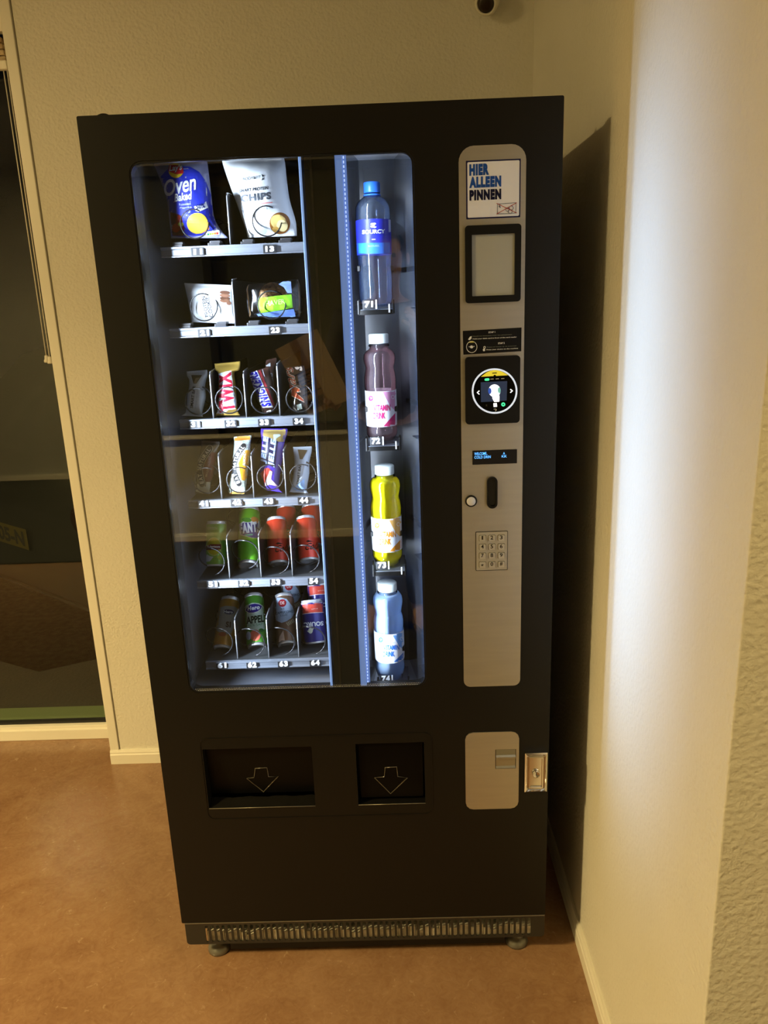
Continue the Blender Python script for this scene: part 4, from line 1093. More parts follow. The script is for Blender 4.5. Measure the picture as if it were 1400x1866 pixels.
# ---------------------------------------------------------------- cans
G2 = 'drink cans in the vending machine'
CANM = M('can_metal', (0.78, 0.78, 0.78), 0.35, metal=0.6)
def can(name, label, top, bot, wpx, y0, r, deg, side, L=None, neck=True):
    p, n = lean_plane(y0 + 0.026, TZ[r], deg)
    b = on_plane(*bot, p, n); t = on_plane(*top, p, n)
    ax = (t - b); R_ = wpx * mpp((b+t)/2) / 2
    Lc = L or ax.length
    ax.normalize()
    # stand it on the tray: lowest rim touches
    xh, yh, zh = frame_of(ax)
    th = thing(name, label, 'can', b, G2)
    body = lathe(bmesh.new(), b, ax, [(R_*0.93, Lc*0.045), (R_, Lc*0.085), (R_, Lc*0.90), (R_*0.97, Lc*0.93)], 40, False, False)
    bo = fin('can_body', body, side, th, True)
    fin('can_bottom', lathe(bmesh.new(), b, ax, [(0, 0.011), (R_*0.45, 0.009), (R_*0.72, 0.003), (R_*0.80, 0.0), (R_*0.86, 0.0004), (R_*0.93, Lc*0.045)], 40), CANM, th, True)
    fin('can_top', lathe(bmesh.new(), b, ax, [(R_*0.97, Lc*0.93), (R_*0.86, Lc*0.975), (R_*0.89, Lc*0.985), (R_*0.89, Lc), (R_*0.84, Lc), (R_*0.83, Lc*0.975), (0, Lc*0.975)], 40), CANM, th, True)
    return th, Surf(bo)
def cm(c, r=0.28): return M('can_' + c[1:], lin(c)[:3], r, metal=0.25, coat=0.4)
k = conv(360, 930, 13.33)
th, S = can('drink_can', 'pale green iced tea can above number tag 51', (394.5, 950), (394.5, 1032), 37, 0.172, 4, 20, cm('#7fae3c'))
E(S, th, k((400,880))[0], 14.2, 17, W_('#b9c36a'), 1)
E(S, th, k((400,880))[0], 12.5, 15.2, W_('#b8b11e'), 2)
Q(S, th, k((215,870),(330,820),(575,822),(575,945),(430,965),(215,965)), W_('#6e2018'), 3)
T(S, th, 'Lipton', *k((250,915),(545,922),(250,850)), LETW, 0.03, 4)
T(S, th, 'GREEN', *k((240,465),(480,470),(240,400)), W_('#c3d6a0'), 0.0, 2)
Q(S, th, k((205,1050),(300,1110),(390,1130),(300,1240),(215,1250)), W_('#c3ccd2'), 3)
Q(S, th, k((470,1130),(570,1060),(600,1130),(540,1220)), W_('#b5c23a'), 3)
Q(S, th, k((600,680),(690,690),(690,1250),(640,1240)), W_('#4f9a28'), 1)
k = conv(420, 910, 13.33)
th, S = can('drink_can', 'bright green soda can with dark blue emblem above number tag 52', (455, 929), (453, 1032.5), 40, 0.172, 4, 46, cm('#79d22c'))
Q(S, th, k((190,610),(300,545),(440,450),(600,480),(700,590),(720,640),(680,900),(560,940),(380,900),(235,870)), W_('#eef2ee'), 1)
Q(S, th, k((205,620),(330,565),(640,560),(715,610),(670,940),(520,930),(390,890),(245,850)), W_('#2e2a86'), 2)
E(S, th, k((400,500))[0], 9, 4.2, W_('#3f8f2c'), 3, rot=6)
E(S, th, k((595,500))[0], 7.5, 5.2, W_('#cf8a3c'), 3, rot=28)
T(S, th, 'FANTA', *k((235,838),(770,770),(215,590)), LETW, 0.06, 4)
Q(S, th, k((345,860),(540,840),(545,870),(370,890)), W_('#5fc0a0'), 4)
def cola(label, top, bot, ky, w=38):
    th, S = can('drink_can', label, top, bot, w, 0.172, 4, 36, cm('#e3422a'))
    k = conv(ky[0], ky[1], 13.33)
    Q(S, th, k((430,1075),(490,1040),(610,1075),(490,1092)), W_('#2a0c08'), 2)
    T(S, th, 'Cola', *k((410,1290),(740,1250),(440,1120)), W_('#2a0c08'), 0.01, 2, 0.4)
    T(S, th, 'zero', *k((480,990),(520,985),(480,950)), W_('#8a1a10'), 0.0, 2)
    return th
t53 = cola('red cola can standing next to the bright green soda can', (503.5, 946), (508.5, 1029), (470, 910))
t54 = cola('red cola can standing against the lit metal partition', (557, 944), (564, 1024), (525, 906))
dup(t53, (0.012, 0.085, 0.006), 'second red cola can half hidden behind the one next to the green can')
dup(t54, (0.004, 0.085, 0.006), 'second red cola can half hidden behind the one against the partition')
k = conv(380, 1070, 13.33)
th, S = can('drink_can', 'dull orange juice can above number tag 61', (420, 1091.5), (406, 1184.5), 36.5, 0.172, 5, 46, cm('#b8862a'))
Q(S, th, k((260,500),(420,450),(640,470),(740,540),(720,760),(620,960),(560,1120),(420,1160),(200,1060),(180,900)), W_('#9a9a92'), 1)
E(S, th, k((490,600))[0], 9.6, 4.6, W_('#23204f'), 2, rot=6)
T(S, th, 'Hero', *k((370,625),(590,640),(375,560)), LETW, 0.03, 3)
T(S, th, 'SI', *k((415,975),(540,985),(425,830)), W_('#57402e'), 0.05, 3)
E(S, th, k((340,1140))[0], 7, 4, W_('#b0603a'), 2)
k = conv(430, 1070, 13.33)
th, S = can('drink_can', 'white and green apple juice can above number tag 62', (462, 1086), (469, 1181), 37, 0.172, 5, 46, cm('#58a838'))
Q(S, th, k((190,520),(250,440),(400,380),(560,390),(650,450),(700,520),(730,740),(740,1010),(560,1060),(420,1030),(230,1010)), W_('#c4dccb'), 1)
pts = [(240,570),(280,480),(360,420),(460,400),(560,420),(632,460),(600,530),(520,590),(420,620),(320,620)]
Q(S, th, k(*[(x + (x-440)*0.07, y + (y-510)*0.12) for x, y in pts]), W_('#e6ece6'), 2)
Q(S, th, k(*pts), W_('#2a1f86'), 3)
T(S, th, 'Hero', *k((285,575),(580,535),(280,470)), LETW, 0.05, 4, 0.1)
T(S, th, 'APPEL', *k((262,900),(690,845),(245,720)), W_('#14301f'), 0.04, 3)
T(S, th, '100% SAP', *k((270,968),(650,925),(265,910)), W_('#5f9a72'), 0.0, 3)
E(S, th, k((470,1170))[0], 9.5, 10.5, W_('#e0765e'), 3)
E(S, th, k((310,1180))[0], 4.5, 8, W_('#b9c9e6'), 4)
E(S, th, k((615,1045))[0], 4.5, 3.2, W_('#2f7a3a'), 3)
k = conv(485, 1060, 13.33)
th, S = can('drink_can', 'pale iced coffee can with red emblem above number tag 63', (517, 1086.5), (524, 1177.5), 37.5, 0.172, 5, 46, cm('#8a6a52'))
Q(S, th, k((145,390),(300,290),(360,390),(500,420),(640,600),(690,760),(620,880),(500,960),(380,1000),(250,950),(180,600)), W_('#b4c8e2'), 1)
E(S, th, k((395,520))[0], 7.2, 7.2, W_('#a5222c'), 3, n=12)
T(S, th, 'DE', *k((345,560),(450,548),(340,485)), W_('#e8c9c4'), 0.03, 4)
T(S, th, 'ICE', *k((365,680),(450,670),(360,645)), W_('#44586a'), 0.0, 3)
T(S, th, 'CAPPUCCINO', *k((240,800),(660,745),(235,740)), W_('#44586a'), 0.02, 3)
T(S, th, 'SUGAR', *k((345,850),(520,825),(340,800)), W_('#44586a'), 0.0, 3)
for i in range(5): Q(S, th, k((480+38*i,1000-22*i),(505+38*i,985-22*i),(560+34*i,1060-20*i),(535+34*i,1075-20*i)), W_('#c9bfa2'), 2)
Q(S, th, k((300,1500),(330,1330),(420,1180),(460,1440)), W_('#d8bfae'), 2)
dup(th, (0.006, 0.082, 0.010), 'pale iced coffee can standing behind the can at tag 63')
k = conv(535, 1060, 13.33)
th, S = can('drink_can', 'navy and red can turned upside down above number tag 64', (567.5, 1093), (576, 1172), 42, 0.172, 5, 22, cm('#2a2a80'))
Q(S, th, k((160,540),(430,480),(720,470),(760,740),(500,760),(170,800)), W_('#d24a3a'), 1)
Q(S, th, k((160,420),(430,400),(720,400),(720,470),(430,490),(160,545)), W_('#9aa4bc'), 1)
for v in (505, 745): Q(S, th, k((160,v+45),(430,v+5),(740,v-8),(740,v+4),(430,v+20),(160,v+60)), W_('#e6d6d8'), 2)
T(S, th, 'SOURCY', *k((720,955),(150,1000),(730,1065)), LETW, 0.04, 3)
E(S, th, k((415,1190))[0], 4.0, 5.2, W_('#d9dfc8'), 3); E(S, th, k((385,1220))[0], 4.5, 1.4, W_('#d9dfc8'), 3, rot=30); E(S, th, k((450,1180))[0], 4.5, 1.4, W_('#d9dfc8'), 3, rot=-60)
T(S, th, 'fruit', *k((590,635),(430,660),(590,665)), W_('#f0c9be'), 0.0, 3)
dup(th, (0.008, 0.085, 0.012), 'navy and red can standing behind the upside-down can at tag 64')

# ---------------------------------------------------------------- bottles in the shaft
G3 = 'drink bottles in the lit shaft'
def liquid(name, color, opac, rough=0.3):
    m = bpy.data.materials.new(name); m.use_nodes = True; nt = m.node_tree; b = nt.nodes['Principled BSDF']
    b.inputs['Base Color'].default_value = lin(color); b.inputs['Roughness'].default_value = 0.12
    b.inputs['Coat Weight'].default_value = 0.5; b.inputs['Coat Roughness'].default_value = 0.03
    t = nt.nodes.new('ShaderNodeBsdfTransparent'); cl = lin(color); t.inputs[0].default_value = tuple(0.55+0.45*x for x in cl[:3]) + (1,)
    tr = nt.nodes.new('ShaderNodeBsdfTranslucent'); tr.inputs[0].default_value = cl
    mm = nt.nodes.new('ShaderNodeMixShader'); mm.inputs[0].default_value = 0.4
    nt.links.new(b.outputs[0], mm.inputs[1]); nt.links.new(tr.outputs[0], mm.inputs[2])
    x = nt.nodes.new('ShaderNodeMixShader'); x.inputs[0].default_value = opac
    nt.links.new(t.outputs[0], x.inputs[1]); nt.links.new(mm.outputs[0], x.inputs[2]); nt.links.new(x.outputs[0], nt.nodes['Material Output'].inputs[0])
    return m
PET = film_mat('clear_plastic', (0.96, 0.98, 1.0), 0.30, 0.05)
YBt = 0.092
def bottle(name, label, u, vtop, vbot, wpx, prof, capmat, liqmat, labelband, lv):
    """prof: (radius fraction, photo row) from base to neck"""
    b = py(u[0], vbot, YBt); t = py(u[1], vtop, YBt)
    R_ = wpx * mpp(b) / 2; H = t.z - b.z
    zz = lambda v: py((u[0]*(v-vtop)+u[1]*(vbot-v))/(vbot-vtop), v, YBt - R_*0.9).z - b.z
    th = thing(name, label, 'bottle', (b.x, YBt, b.z), G3)
    base = (b.x, YBt, b.z)
    P = [(R_*f, zz(v) if v is not None else 0) for f, v in prof]
    P[0] = (P[0][0], 0.0)
    z1 = P[-1][1]
    bo = fin('bottle_body', lathe(bmesh.new(), base, (0, 0, 1), [(R_*0.5, 0.004), (R_*0.8, 0.0)] + P[1:], 40), PET, th, True)
    Pl = [(r_*0.965, max(h, 0.003)) for r_, h in P[1:-1]]
    lq = fin('drink', lathe(bmesh.new(), base, (0, 0, 1), [(R_*0.7, 0.003)] + Pl, 40), liqmat, th, True)
    cr_ = P[-1][0]*1.10; ch = H - z1
    bm = bmesh.new()
    n = 40; pr = [(cr_, 0), (cr_*1.02, 0.002), (cr_*1.02, ch*0.9), (cr_*0.93, ch), (0, ch)]
    lathe(bm, (b.x, YBt, b.z+z1), (0, 0, 1), pr, n)
    cp = fin('cap', bm, capmat, th, True)
    fin('neck_ring', lathe(bmesh.new(), (b.x, YBt, b.z+z1-0.006), (0, 0, 1), [(P[-1][0], 0), (P[-1][0]*1.18, 0.001), (P[-1][0]*1.18, 0.003), (P[-1][0], 0.004)], 32), capmat if name == 'water_bottle' else PET, th, True)
    lz0, lz1 = zz(lv[1]), zz(lv[0])
    # label sleeve follows the profile
    def rad(h):
        for (r0, h0), (r1, h1) in zip(P, P[1:]):
            if h0 <= h <= h1: return r0 + (r1-r0)*(h-h0)/max(h1-h0, 1e-6)
        return R_
    sl = fin('label', lathe(bmesh.new(), base, (0, 0, 1), [(max(rad(lz0+(lz1-lz0)*i/6)+0.0006, R_*0.97), lz0+(lz1-lz0)*i/6) for i in range(7)], 44, False, False), labelband, th, True)
    return th, Surf(sl)
CAPB = M('cap_blue', lin('#2f6fd8')[:3], 0.35); CAPW = M('cap_white', lin('#dfe8e6')[:3], 0.35)
k = conv(590, 260, 3.733)
th, S = bottle('water_bottle', 'clear water bottle with blue cap and blue label above tag 71', (686, 681), 332, 559, 61.5,
   [(0.92,559),(0.97,552),(1.0,540),(0.98,530),(1.0,520),(1.0,490),(0.985,484),(1.0,478),(1.0,380),(0.97,372),(0.80,363),(0.55,356),(0.42,352),(0.42,348)], CAPB, liquid('water', '#c4d3ea', 0.10), M('label_blue', lin('#2a32b8')[:3], 0.4), (399, 463))
Q(S, th, k((215,684),(480,678),(480,760),(215,764)), W_('#2f7ae0'), 1)
T(S, th, 'SOURCY', *k((262,622),(418,616),(262,594)), LETW, 0.03, 2)
for (x, y, rx, ry, ro) in ((338,562,2.6,4.4,10),(328,552,2.6,1.4,-30),(348,550,2.4,1.4,20),(326,572,2.6,1.2,30),(350,575,2.6,1.2,-20)):
    E(S, th, k((x, y))[0], rx, ry, LETW, 2, rot=ro)
T(S, th, 'NATUREL', *k((305,710),(380,707),(305,698)), W_('#a9c6ee'), 0.0, 2)
Q(S, th, k((328,655),(352,654),(352,660),(328,661)), LETW, 2)
Q(S, th, k((440,524),(454,523),(456,606),(442,608)), W_('#b9c4ea'), 2)
def vit(label, u, rows, capv, wpx, liq, main, dark, k, kx, lv, tagcol):
    (vtop, vcapb, vb1, vw, vb2, vlab0, vlab1, vbot) = rows
    prof = [(0.90,vbot),(0.98,vbot-6),(0.98,vbot-14),(0.94,vlab1+1),(0.96,vlab1-1),(0.97,(vlab0+vlab1)/2),(0.97,vlab0),(1.0,vlab0-8),(1.0,vb2),(0.95,(vb2+vw)/2-1),(0.87,vw+1),(0.87,vw-1),(0.95,(vb1+vw)/2),(1.0,vb1+2),(0.96,vb1-7),(0.80,vb1-13),(0.60,(vb1+vcapb)/2-4),(0.56,vcapb+2),(0.55,vcapb-1)]
    th, S = bottle('vitamin_drink_bottle', label, u, vtop, vbot, wpx, prof, CAPW, liq, M('label_'+main[1:], lin('#e3e4ea')[:3], 0.4), (vlab0, vlab1))
    D = W_(dark); D2 = W_(tagcol); L_ = W_('#c9ccd4')
    uc = (u[0]*(vlab0-vtop)+u[1]*(vbot-vlab0))/(vbot-vtop); hw = wpx*0.5; h = vlab1-vlab0
    # darker corner wedges of the label
    Q(S, th, [(uc+2, vlab0-2), (uc+hw+2, vlab0-2), (uc+hw+3, vlab0+h*0.62), (uc+hw*0.62, vlab0+h*0.42)], D, 1)
    Q(S, th, [(uc+hw+3, vlab0+h*0.52), (uc+hw+4, vlab1+3), (uc+hw*0.05, vlab1+3)], D2, 1)
    s = wpx/57.0
    ty = vlab0 + h*0.46
    T(S, th, 'VITAMIN', (uc-hw*0.46, ty+h*0.10), (uc+hw*0.62, ty+h*0.085), (uc-hw*0.46, ty-h*0.075), D2, 0.035, 2)
    T(S, th, 'DRINK', (uc-hw*0.46, ty+h*0.32), (uc+hw*0.30, ty+h*0.31), (uc-hw*0.46, ty+h*0.14), D2, 0.035, 2)
    T(S, th, 'Framboos en', (uc-hw*0.40, vlab0+h*0.25), (uc+hw*0.05, vlab0+h*0.245), (uc-hw*0.40, vlab0+h*0.20), D, 0.0, 2)
    T(S, th, 'granaatappel', (uc-hw*0.46, vlab0+h*0.33), (uc+hw*0.30, vlab0+h*0.325), (uc-hw*0.46, vlab0+h*0.28), D, 0.0, 2)
    E(S, th, (uc-hw*0.62, vlab0+h*0.20), 4.2*s, 5.0*s, D2, 2, hole=0.55)
    T(S, th, '6', (uc-hw*0.70, vlab0+h*0.24), (uc-hw*0.54, vlab0+h*0.24), (uc-hw*0.70, vlab0+h*0.16), D2, 0.02, 2)
    for i in range(3): Q(S, th, ribbon([(uc-hw*0.42, vlab0+h*(0.80+0.06*i)), (uc+hw*(0.18-0.1*i), vlab0+h*(0.795+0.06*i))], 0.35), L_, 2)
    E(S, th, (uc+hw*0.78, vlab0+h*0.16), 3.2*s, 3.6*s, LETW, 2, hole=0.8)
    return th
vit('vitamin drink bottle with clear pink liquid above tag 72', (697, 690), (608, 628, 654, 672.5, 692, 713, 778, 800), None, 57.0, liquid('pink_water', '#dcbcc0', 0.13), '#e8b0c8', '#cf8fb4', None, None, None, '#c22a6a')
vit('vitamin drink bottle with bright yellow liquid above tag 73', (707, 701.5), (847, 870, 889.5, 912, 928, 945.5, 1006.5, 1024), None, 55.5, liquid('yellow_drink', '#fff51e', 0.92), '#e6c070', '#dba85a', None, None, None, '#d98a20')
vit('vitamin drink bottle with cloudy light blue liquid above tag 74', (712, 710), (1060, 1085, 1102.6, 1124, 1139, 1155.5, 1208.5, 1233), None, 54.5, liquid('blue_drink', '#c6def8', 0.85), '#9cc0ea', '#6f9fdc', None, None, None, '#2f6fc8')
# shelves with clip arms and number tags (parts of the machine)
SHELF = M('shelf_clear', (0.20, 0.22, 0.26), 0.15, spec=0.7)
for (s, u, v, vb, w_) in (('71', 672, 555, 560, 26), ('72', 685, 804, 803, 25), ('73', 696, 1030.5, 1026.5, 24.5), ('74', 703, 1237.5, 1236, 24)):
    c = py(u+14, vb, YBt)
    sh = fin('bottle_shelf', bx((c.x-0.034, 0.052, c.z-0.006), (c.x+0.034, 0.155, c.z-0.003), 0.001), SHELF, vm)
    bm = bmesh.new()
    for sx in (-1, 1): box(bm, (c.x+sx*0.0335-0.002, 0.045, c.z-0.012), (c.x+sx*0.0335+0.002, 0.075, c.z+0.014), 0.001)
    box(bm, (c.x-0.0335, 0.050, c.z-0.013), (c.x+0.0335, 0.053, c.z-0.004), 0.0008)
    fin('clip_arm', bm, PLAST, sh)
    q = py(u, v, 0.048)
    fin('number_tag', bx((q.x-0.0115, 0.0475, q.z-0.0085), (q.x+0.0115, 0.0495, q.z+0.0085), 0.0006), TAGM, sh)
    T(Surf(p=(0, 0.0473, 0), n=(0, -1, 0)), sh, s, (u-7.5, v+5.6), (u+8, v+5.0), (u-7.5, v-6), NUM, 0.05, 1, name='number')
    fin('clip', bx((q.x+0.0130, 0.0470, q.z-0.0085), (q.x+0.0160, 0.0500, q.z+0.0085), 0.0006), WHITEP, sh)
    fin('clip', bx((c.x+0.024, 0.0470, c.z-0.010), (c.x+0.027, 0.0500, c.z+0.006), 0.0006), WHITEP, sh)
for (u, v) in ((654, 490), (715, 489), (668, 745), (722, 744), (678, 971), (730, 970), (690, 1180), (735, 1179)):
    c = py(u, v, 0.085)
    fin('bottle_clip', bx((c.x-0.003, 0.075, c.z-0.005), (c.x+0.003, 0.20, c.z+0.005), 0.001), PLAST, vm)

# ================================================================ PERSON behind the camera (seen mirrored in the door glass)
def skin(name, J, edges, mat, parent, root, sub=2):
    me = bpy.data.meshes.new(name)
    keys = list(J); idx = {k: i for i, k in enumerate(keys)}
    me.from_pydata([Vector(J[k][:3]) for k in keys], [(idx[a], idx[b]) for a, b in edges], [])
    o = bpy.data.objects.new(name, me); COL.objects.link(o)
    o.modifiers.new('skin', 'SKIN'); sd = o.modifiers.new('sub', 'SUBSURF'); sd.levels = sub; sd.render_levels = sub
    sv = me.skin_vertices[0].data
    for k in keys:
        r = J[k][3]; sv[idx[k]].radius = r if isinstance(r, tuple) else (r, r)
        sv[idx[k]].use_root = (k == root)
    dg = bpy.context.evaluated_depsgraph_get()
    m2 = bpy.data.meshes.new_from_object(o.evaluated_get(dg))
    bpy.data.objects.remove(o)
    return link(name, m2, mat, parent, True)
def chain(*k): return list(zip(k, k[1:]))
per = thing('person', 'person in dark jacket and trousers holding a parcel behind the camera', 'person', (0.52, -1.86, 0))
SKIN = M('skin', (0.52, 0.32, 0.22), 0.5)
J = {'pel': (0.52,-1.88,0.95,0.135), 'wst': (0.52,-1.88,1.10,0.125), 'chs': (0.52,-1.87,1.30,0.145), 'upr': (0.52,-1.865,1.42,0.12), 'nck': (0.52,-1.85,1.50,0.056), 'nk2': (0.52,-1.84,1.55,0.055),
     'jaw': (0.52,-1.825,1.60,0.066), 'hd1': (0.52,-1.835,1.66,0.083), 'hd2': (0.52,-1.845,1.72,0.078), 'hd3': (0.52,-1.85,1.765,0.045), 'nos': (0.52,-1.742,1.645,0.011),
     'shL': (0.345,-1.86,1.41,0.062), 'elL': (0.27,-1.83,1.16,0.046), 'wrL': (0.295,-1.655,1.10,0.028), 'hnL': (0.30,-1.60,1.105,0.030), 'plL': (0.302,-1.572,1.112,0.028),
     'shR': (0.695,-1.86,1.41,0.062), 'elR': (0.76,-1.80,1.18,0.046), 'wrR': (0.655,-1.655,1.335,0.028), 'hnR': (0.635,-1.625,1.375,0.030), 'plR': (0.625,-1.61,1.40,0.028),
     'hpL': (0.43,-1.88,0.90,0.105), 'knL': (0.425,-1.86,0.50,0.062), 'anL': (0.42,-1.88,0.10,0.042), 'toL': (0.40,-1.70,0.045,0.035),
     'hpR': (0.61,-1.88,0.90,0.105), 'knR': (0.615,-1.86,0.50,0.062), 'anR': (0.62,-1.88,0.10,0.042), 'toR': (0.64,-1.71,0.045,0.035)}
ED = chain('pel','wst','chs','upr','nck','nk2','jaw','hd1','hd2','hd3') + [('hd1','nos')] + [('upr','shL')] + chain('shL','elL','wrL','hnL','plL') + [('upr','shR')] + chain('shR','elR','wrR','hnR','plR') + [('pel','hpL')] + chain('hpL','knL','anL','toL') + [('pel','hpR')] + chain('hpR','knR','anR','toR')
def fingers(base, pts, tag_):
    for i, (a, b, c) in enumerate(pts):
        for q, (p, r) in enumerate(((a, 0.0095), (b, 0.0088), (c, 0.0075))): J['%s%d%d' % (tag_, i, q)] = (*p, r)
        ED.append((base, '%s%d0' % (tag_, i))); ED.extend(chain('%s%d0' % (tag_, i), '%s%d1' % (tag_, i), '%s%d2' % (tag_, i)))
fingers('plL', [((0.282,-1.545,1.130),(0.272,-1.522,1.128),(0.262,-1.520,1.112)), ((0.292,-1.538,1.122),(0.284,-1.514,1.120),(0.274,-1.512,1.102)), ((0.303,-1.538,1.112),(0.297,-1.515,1.108),(0.288,-1.514,1.092)), ((0.312,-1.545,1.098),(0.308,-1.524,1.094),(0.300,-1.522,1.080)), ((0.285,-1.585,1.140),(0.270,-1.575,1.158),(0.258,-1.568,1.168))], 'fL')
fingers('plR', [((0.615,-1.585,1.420),(0.600,-1.570,1.432),(0.588,-1.572,1.425)), ((0.612,-1.590,1.432),(0.596,-1.578,1.446),(0.583,-1.580,1.440)), ((0.612,-1.600,1.440),(0.597,-1.592,1.456),(0.585,-1.594,1.452)), ((0.615,-1.612,1.442),(0.603,-1.606,1.458),(0.592,-1.606,1.456)), ((0.605,-1.605,1.395),(0.588,-1.590,1.405),(0.576,-1.580,1.412))], 'fR')
skin('body', J, ED, SKIN, per, 'pel')
def pick(keys, grow): return {k: (*J[k][:3], J[k][3] + grow) for k in keys}
JK = pick(['pel','wst','chs','upr','shL','elL','shR','elR'], 0.018)
JK['cfL'] = (0.291,-1.68,1.105,0.040); JK['cfR'] = (0.668,-1.672,1.315,0.040); JK['col'] = (0.52,-1.852,1.485,0.078)
skin('jacket', JK, chain('pel','wst','chs','upr','col') + [('upr','shL'),('upr','shR')] + chain('shL','elL','cfL') + chain('shR','elR','cfR'), M('jacket_dark', (0.020, 0.020, 0.021), 0.7, bump=(60, 0.3, 0.01)), per, 'pel')
JT = pick(['pel','hpL','knL','anL','hpR','knR','anR'], 0.015)
skin('trousers', JT, [('pel','hpL'),('pel','hpR')] + chain('hpL','knL','anL') + chain('hpR','knR','anR'), M('trousers_dark', (0.05, 0.052, 0.05), 0.8), per, 'pel')
for s_, t_ in (('anL','toL'), ('anR','toR')):
    a, b = Vector(J[s_][:3]), Vector(J[t_][:3]); a.z = 0.050
    JS = {'h': (a.x, a.y-0.03, 0.046, 0.045), 'm': (*((a+b)/2), 0.045), 't': (b.x, b.y, 0.042, 0.040)}
    JS['m'] = (JS['m'][0], JS['m'][1], 0.046, 0.045)
    skin('shoe', JS, chain('h','m','t'), M('shoe_brown', (0.16, 0.10, 0.06), 0.6), per, 'h', 2)
bm = bmesh.new(); bmesh.ops.create_icosphere(bm, subdivisions=3, radius=1.0)
for v in bm.verts:
    v.co = Vector((v.co.x*0.094, v.co.y*0.108 - 0.012, v.co.z*0.095 + 0.012)) + Vector((0.52, -1.845, 1.70)); v.co += Vector((noise.noise(v.co*30), noise.noise(v.co*31), noise.noise(v.co*29)))*0.004
bmesh.ops.delete(bm, geom=[v for v in bm.verts if v.co.y > -1.775 and v.co.z < 1.725 or v.co.z < 1.63], context='VERTS')
fin('hair', bm, M('hair_brown', (0.04, 0.025, 0.015), 0.6), per, True)
for sx in (-1, 1):
    fin('eye', lathe(bmesh.new(), (0.52+sx*0.030, -1.768, 1.662), (0, 1, 0), [(0, 0), (0.010, 0.002), (0.006, 0.009), (0, 0.010)], 12), M('eye_dark', (0.03, 0.02, 0.015), 0.2), per, True)
    fin('ear', lathe(bmesh.new(), (0.52+sx*0.084, -1.84, 1.65), (sx, 0.2, 0), [(0, 0), (0.022, 0.002), (0.024, 0.008), (0.012, 0.012), (0, 0.010)], 14), SKIN, per, True)
fin('mouth', lathe(bmesh.new(), (0.52, -1.763, 1.602), (0, 1, 0), [(0, 0), (0.018, 0.001), (0.010, 0.006), (0, 0.007)], 14), M('lips', (0.42, 0.18, 0.14), 0.5), per, True)
# parcel held in the lower hand
par = thing('parcel', 'flat brown cardboard parcel with address label and barcode', 'parcel', (0.22, -1.545, 1.10))
Mx = Matrix.Translation((0.222, -1.550, 1.225)) @ Matrix.Rotation(math.radians(-24), 4, 'Y') @ Matrix.Rotation(math.radians(34), 4, 'Z')
def pbox(name, a, b, mat, bev=0.0):
    bm = bx(a, b, bev); bmesh.ops.transform(bm, matrix=Mx, verts=bm.verts); return fin(name, bm, mat, par)
KRAFT = M('kraft_card', (0.58, 0.44, 0.27), 0.7, bump=(80, 0.1, 0.002)); INK = M('ink', (0.06, 0.045, 0.03), 0.7)
pbox('carton', (-0.105, -0.018, -0.145), (0.105, 0.018, 0.145), KRAFT, 0.002)
pbox('tape', (-0.022, 0.0181, -0.145), (0.022, 0.0188, 0.145), M('tape_brown', (0.34, 0.20, 0.08), 0.3))
for i in range(7): pbox('address_line', (-0.085+0.02*(i % 2), 0.0189, 0.02-0.014*i), (0.02-0.02*(i % 3), 0.0193, 0.026-0.014*i), INK)
random.seed(3); x = -0.085
while x < 0.02:
    wd = random.choice((0.0015, 0.003, 0.0045)); pbox('barcode_line', (x, 0.0189, -0.125), (x+wd, 0.0193, -0.085), INK); x += wd + random.choice((0.002, 0.004))

for o_ in (per, par): o_.location.z += 0.008      # standing on the mat

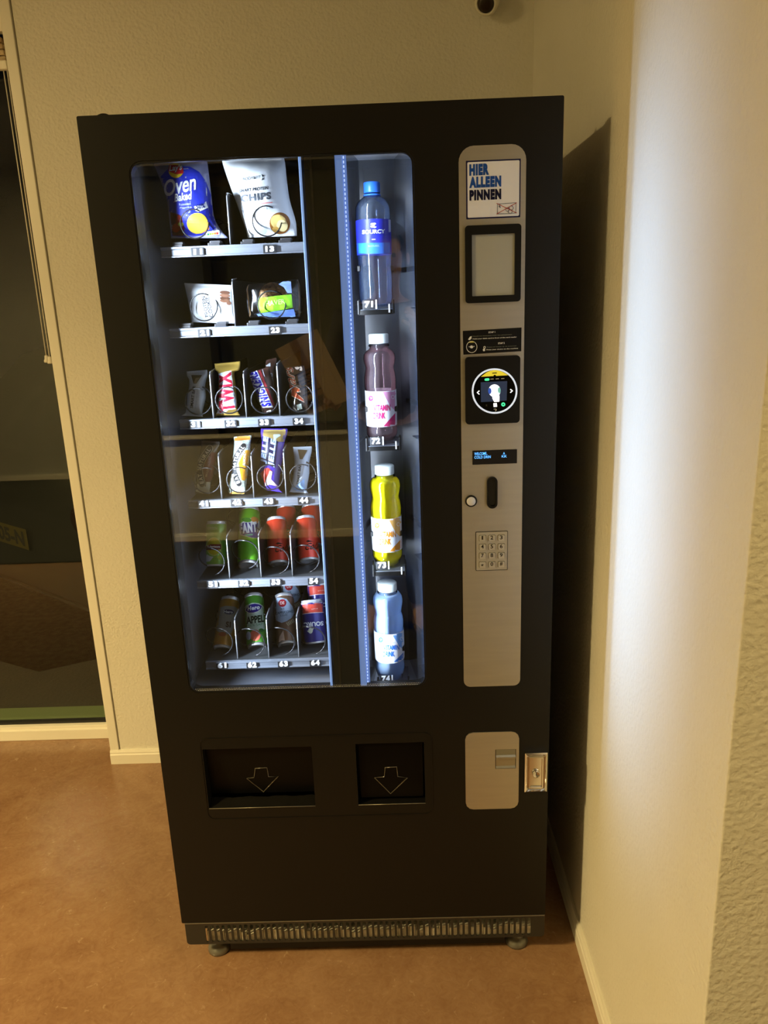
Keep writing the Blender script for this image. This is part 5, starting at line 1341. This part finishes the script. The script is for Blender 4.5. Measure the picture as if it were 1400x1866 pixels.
# ================================================================ parked car outside the tall window
CARP = M('car_paint', (0.02, 0.021, 0.022), 0.3, coat=0.6)
car = thing('car', 'dark car parked outside behind the tall window', 'car', (-0.3, 3.2, -0.10))
fwd = Vector((0.60, 0.80, 0)).normalized(); lat = Vector((fwd.y, -fwd.x, 0))
O = pz(50, 984, 0.395) - lat*0.26 + fwd*0.012; O.z = -0.10
def cp(l, s, z): return O + fwd*l + lat*s + Vector((0, 0, z))
prof = [(0.00,0.24,0.80),(0.02,0.46,0.84),(0.06,0.62,0.84),(0.14,0.92,0.84),(0.55,1.36,0.62),(0.9,1.45,0.62),(1.9,1.44,0.62),(2.5,0.98,0.80),(3.5,0.82,0.80),(3.9,0.62,0.74),(3.95,0.30,0.70)]
bm = bmesh.new(); prev = None
for (l, z, hw) in prof:
    ring = [bm.verts.new(cp(l, -hw*1.0, 0.22)), bm.verts.new(cp(l, -hw*1.04, min(z, 0.75))), bm.verts.new(cp(l, -hw*0.92, z)), bm.verts.new(cp(l, hw*0.92, z)), bm.verts.new(cp(l, hw*1.04, min(z, 0.75))), bm.verts.new(cp(l, hw*1.0, 0.22))]
    if prev:
        for i in range(6): bm.faces.new((prev[i], prev[(i+1) % 6], ring[(i+1) % 6], ring[i]))
    else: bm.faces.new(ring)
    prev = ring
bm.faces.new(prev[::-1])
fin('car_body', bm, CARP, car, True)
for l in (0.75, 3.15):
    for sd in (-1, 1):
        wh = fin('wheel', lathe(bmesh.new(), cp(l, sd*0.70, 0.31), lat*sd, [(0.0, 0), (0.31, 0), (0.31, 0.17), (0.26, 0.19), (0.20, 0.17), (0, 0.17)], 28), M('tyre', (0.02, 0.02, 0.02), 0.8), car, True)
for sd in (-1, 1):
    fin('tail_light', lathe(bmesh.new(), cp(0.05, sd*0.72, 0.66), -fwd, [(0, 0), (0.07, 0.01), (0.06, 0.04), (0, 0.05)], 16), M('tail_glass', (0.03, 0.006, 0.005), 0.2), car, True)
pl = bmesh.new()
q = [cp(-0.012, s, z) for s, z in ((-0.26, 0.44), (0.26, 0.44), (0.26, 0.55), (-0.26, 0.55))]
pl.faces.new([pl.verts.new(p) for p in q]); bmesh.ops.solidify(pl, geom=pl.faces[:], thickness=0.006)
plate_o = fin('number_plate', pl, M('plate_yellow', (0.17, 0.13, 0.03), 0.6), car)
V, F, _ = text_mesh('N-205-N', 0.04)
bm = bmesh.new()
vv = [bm.verts.new(cp(-0.014, 0.22 - a*0.44 if lat.dot(CR) < 0 else -0.23 + a*0.46, 0.455 + c*0.08)) for a, c in V]
for f in F:
    try: bm.faces.new([vv[i] for i in f])
    except ValueError: pass
fin('plate_lettering', bm, M('plate_ink', (0.03, 0.025, 0.02), 0.6), plate_o)
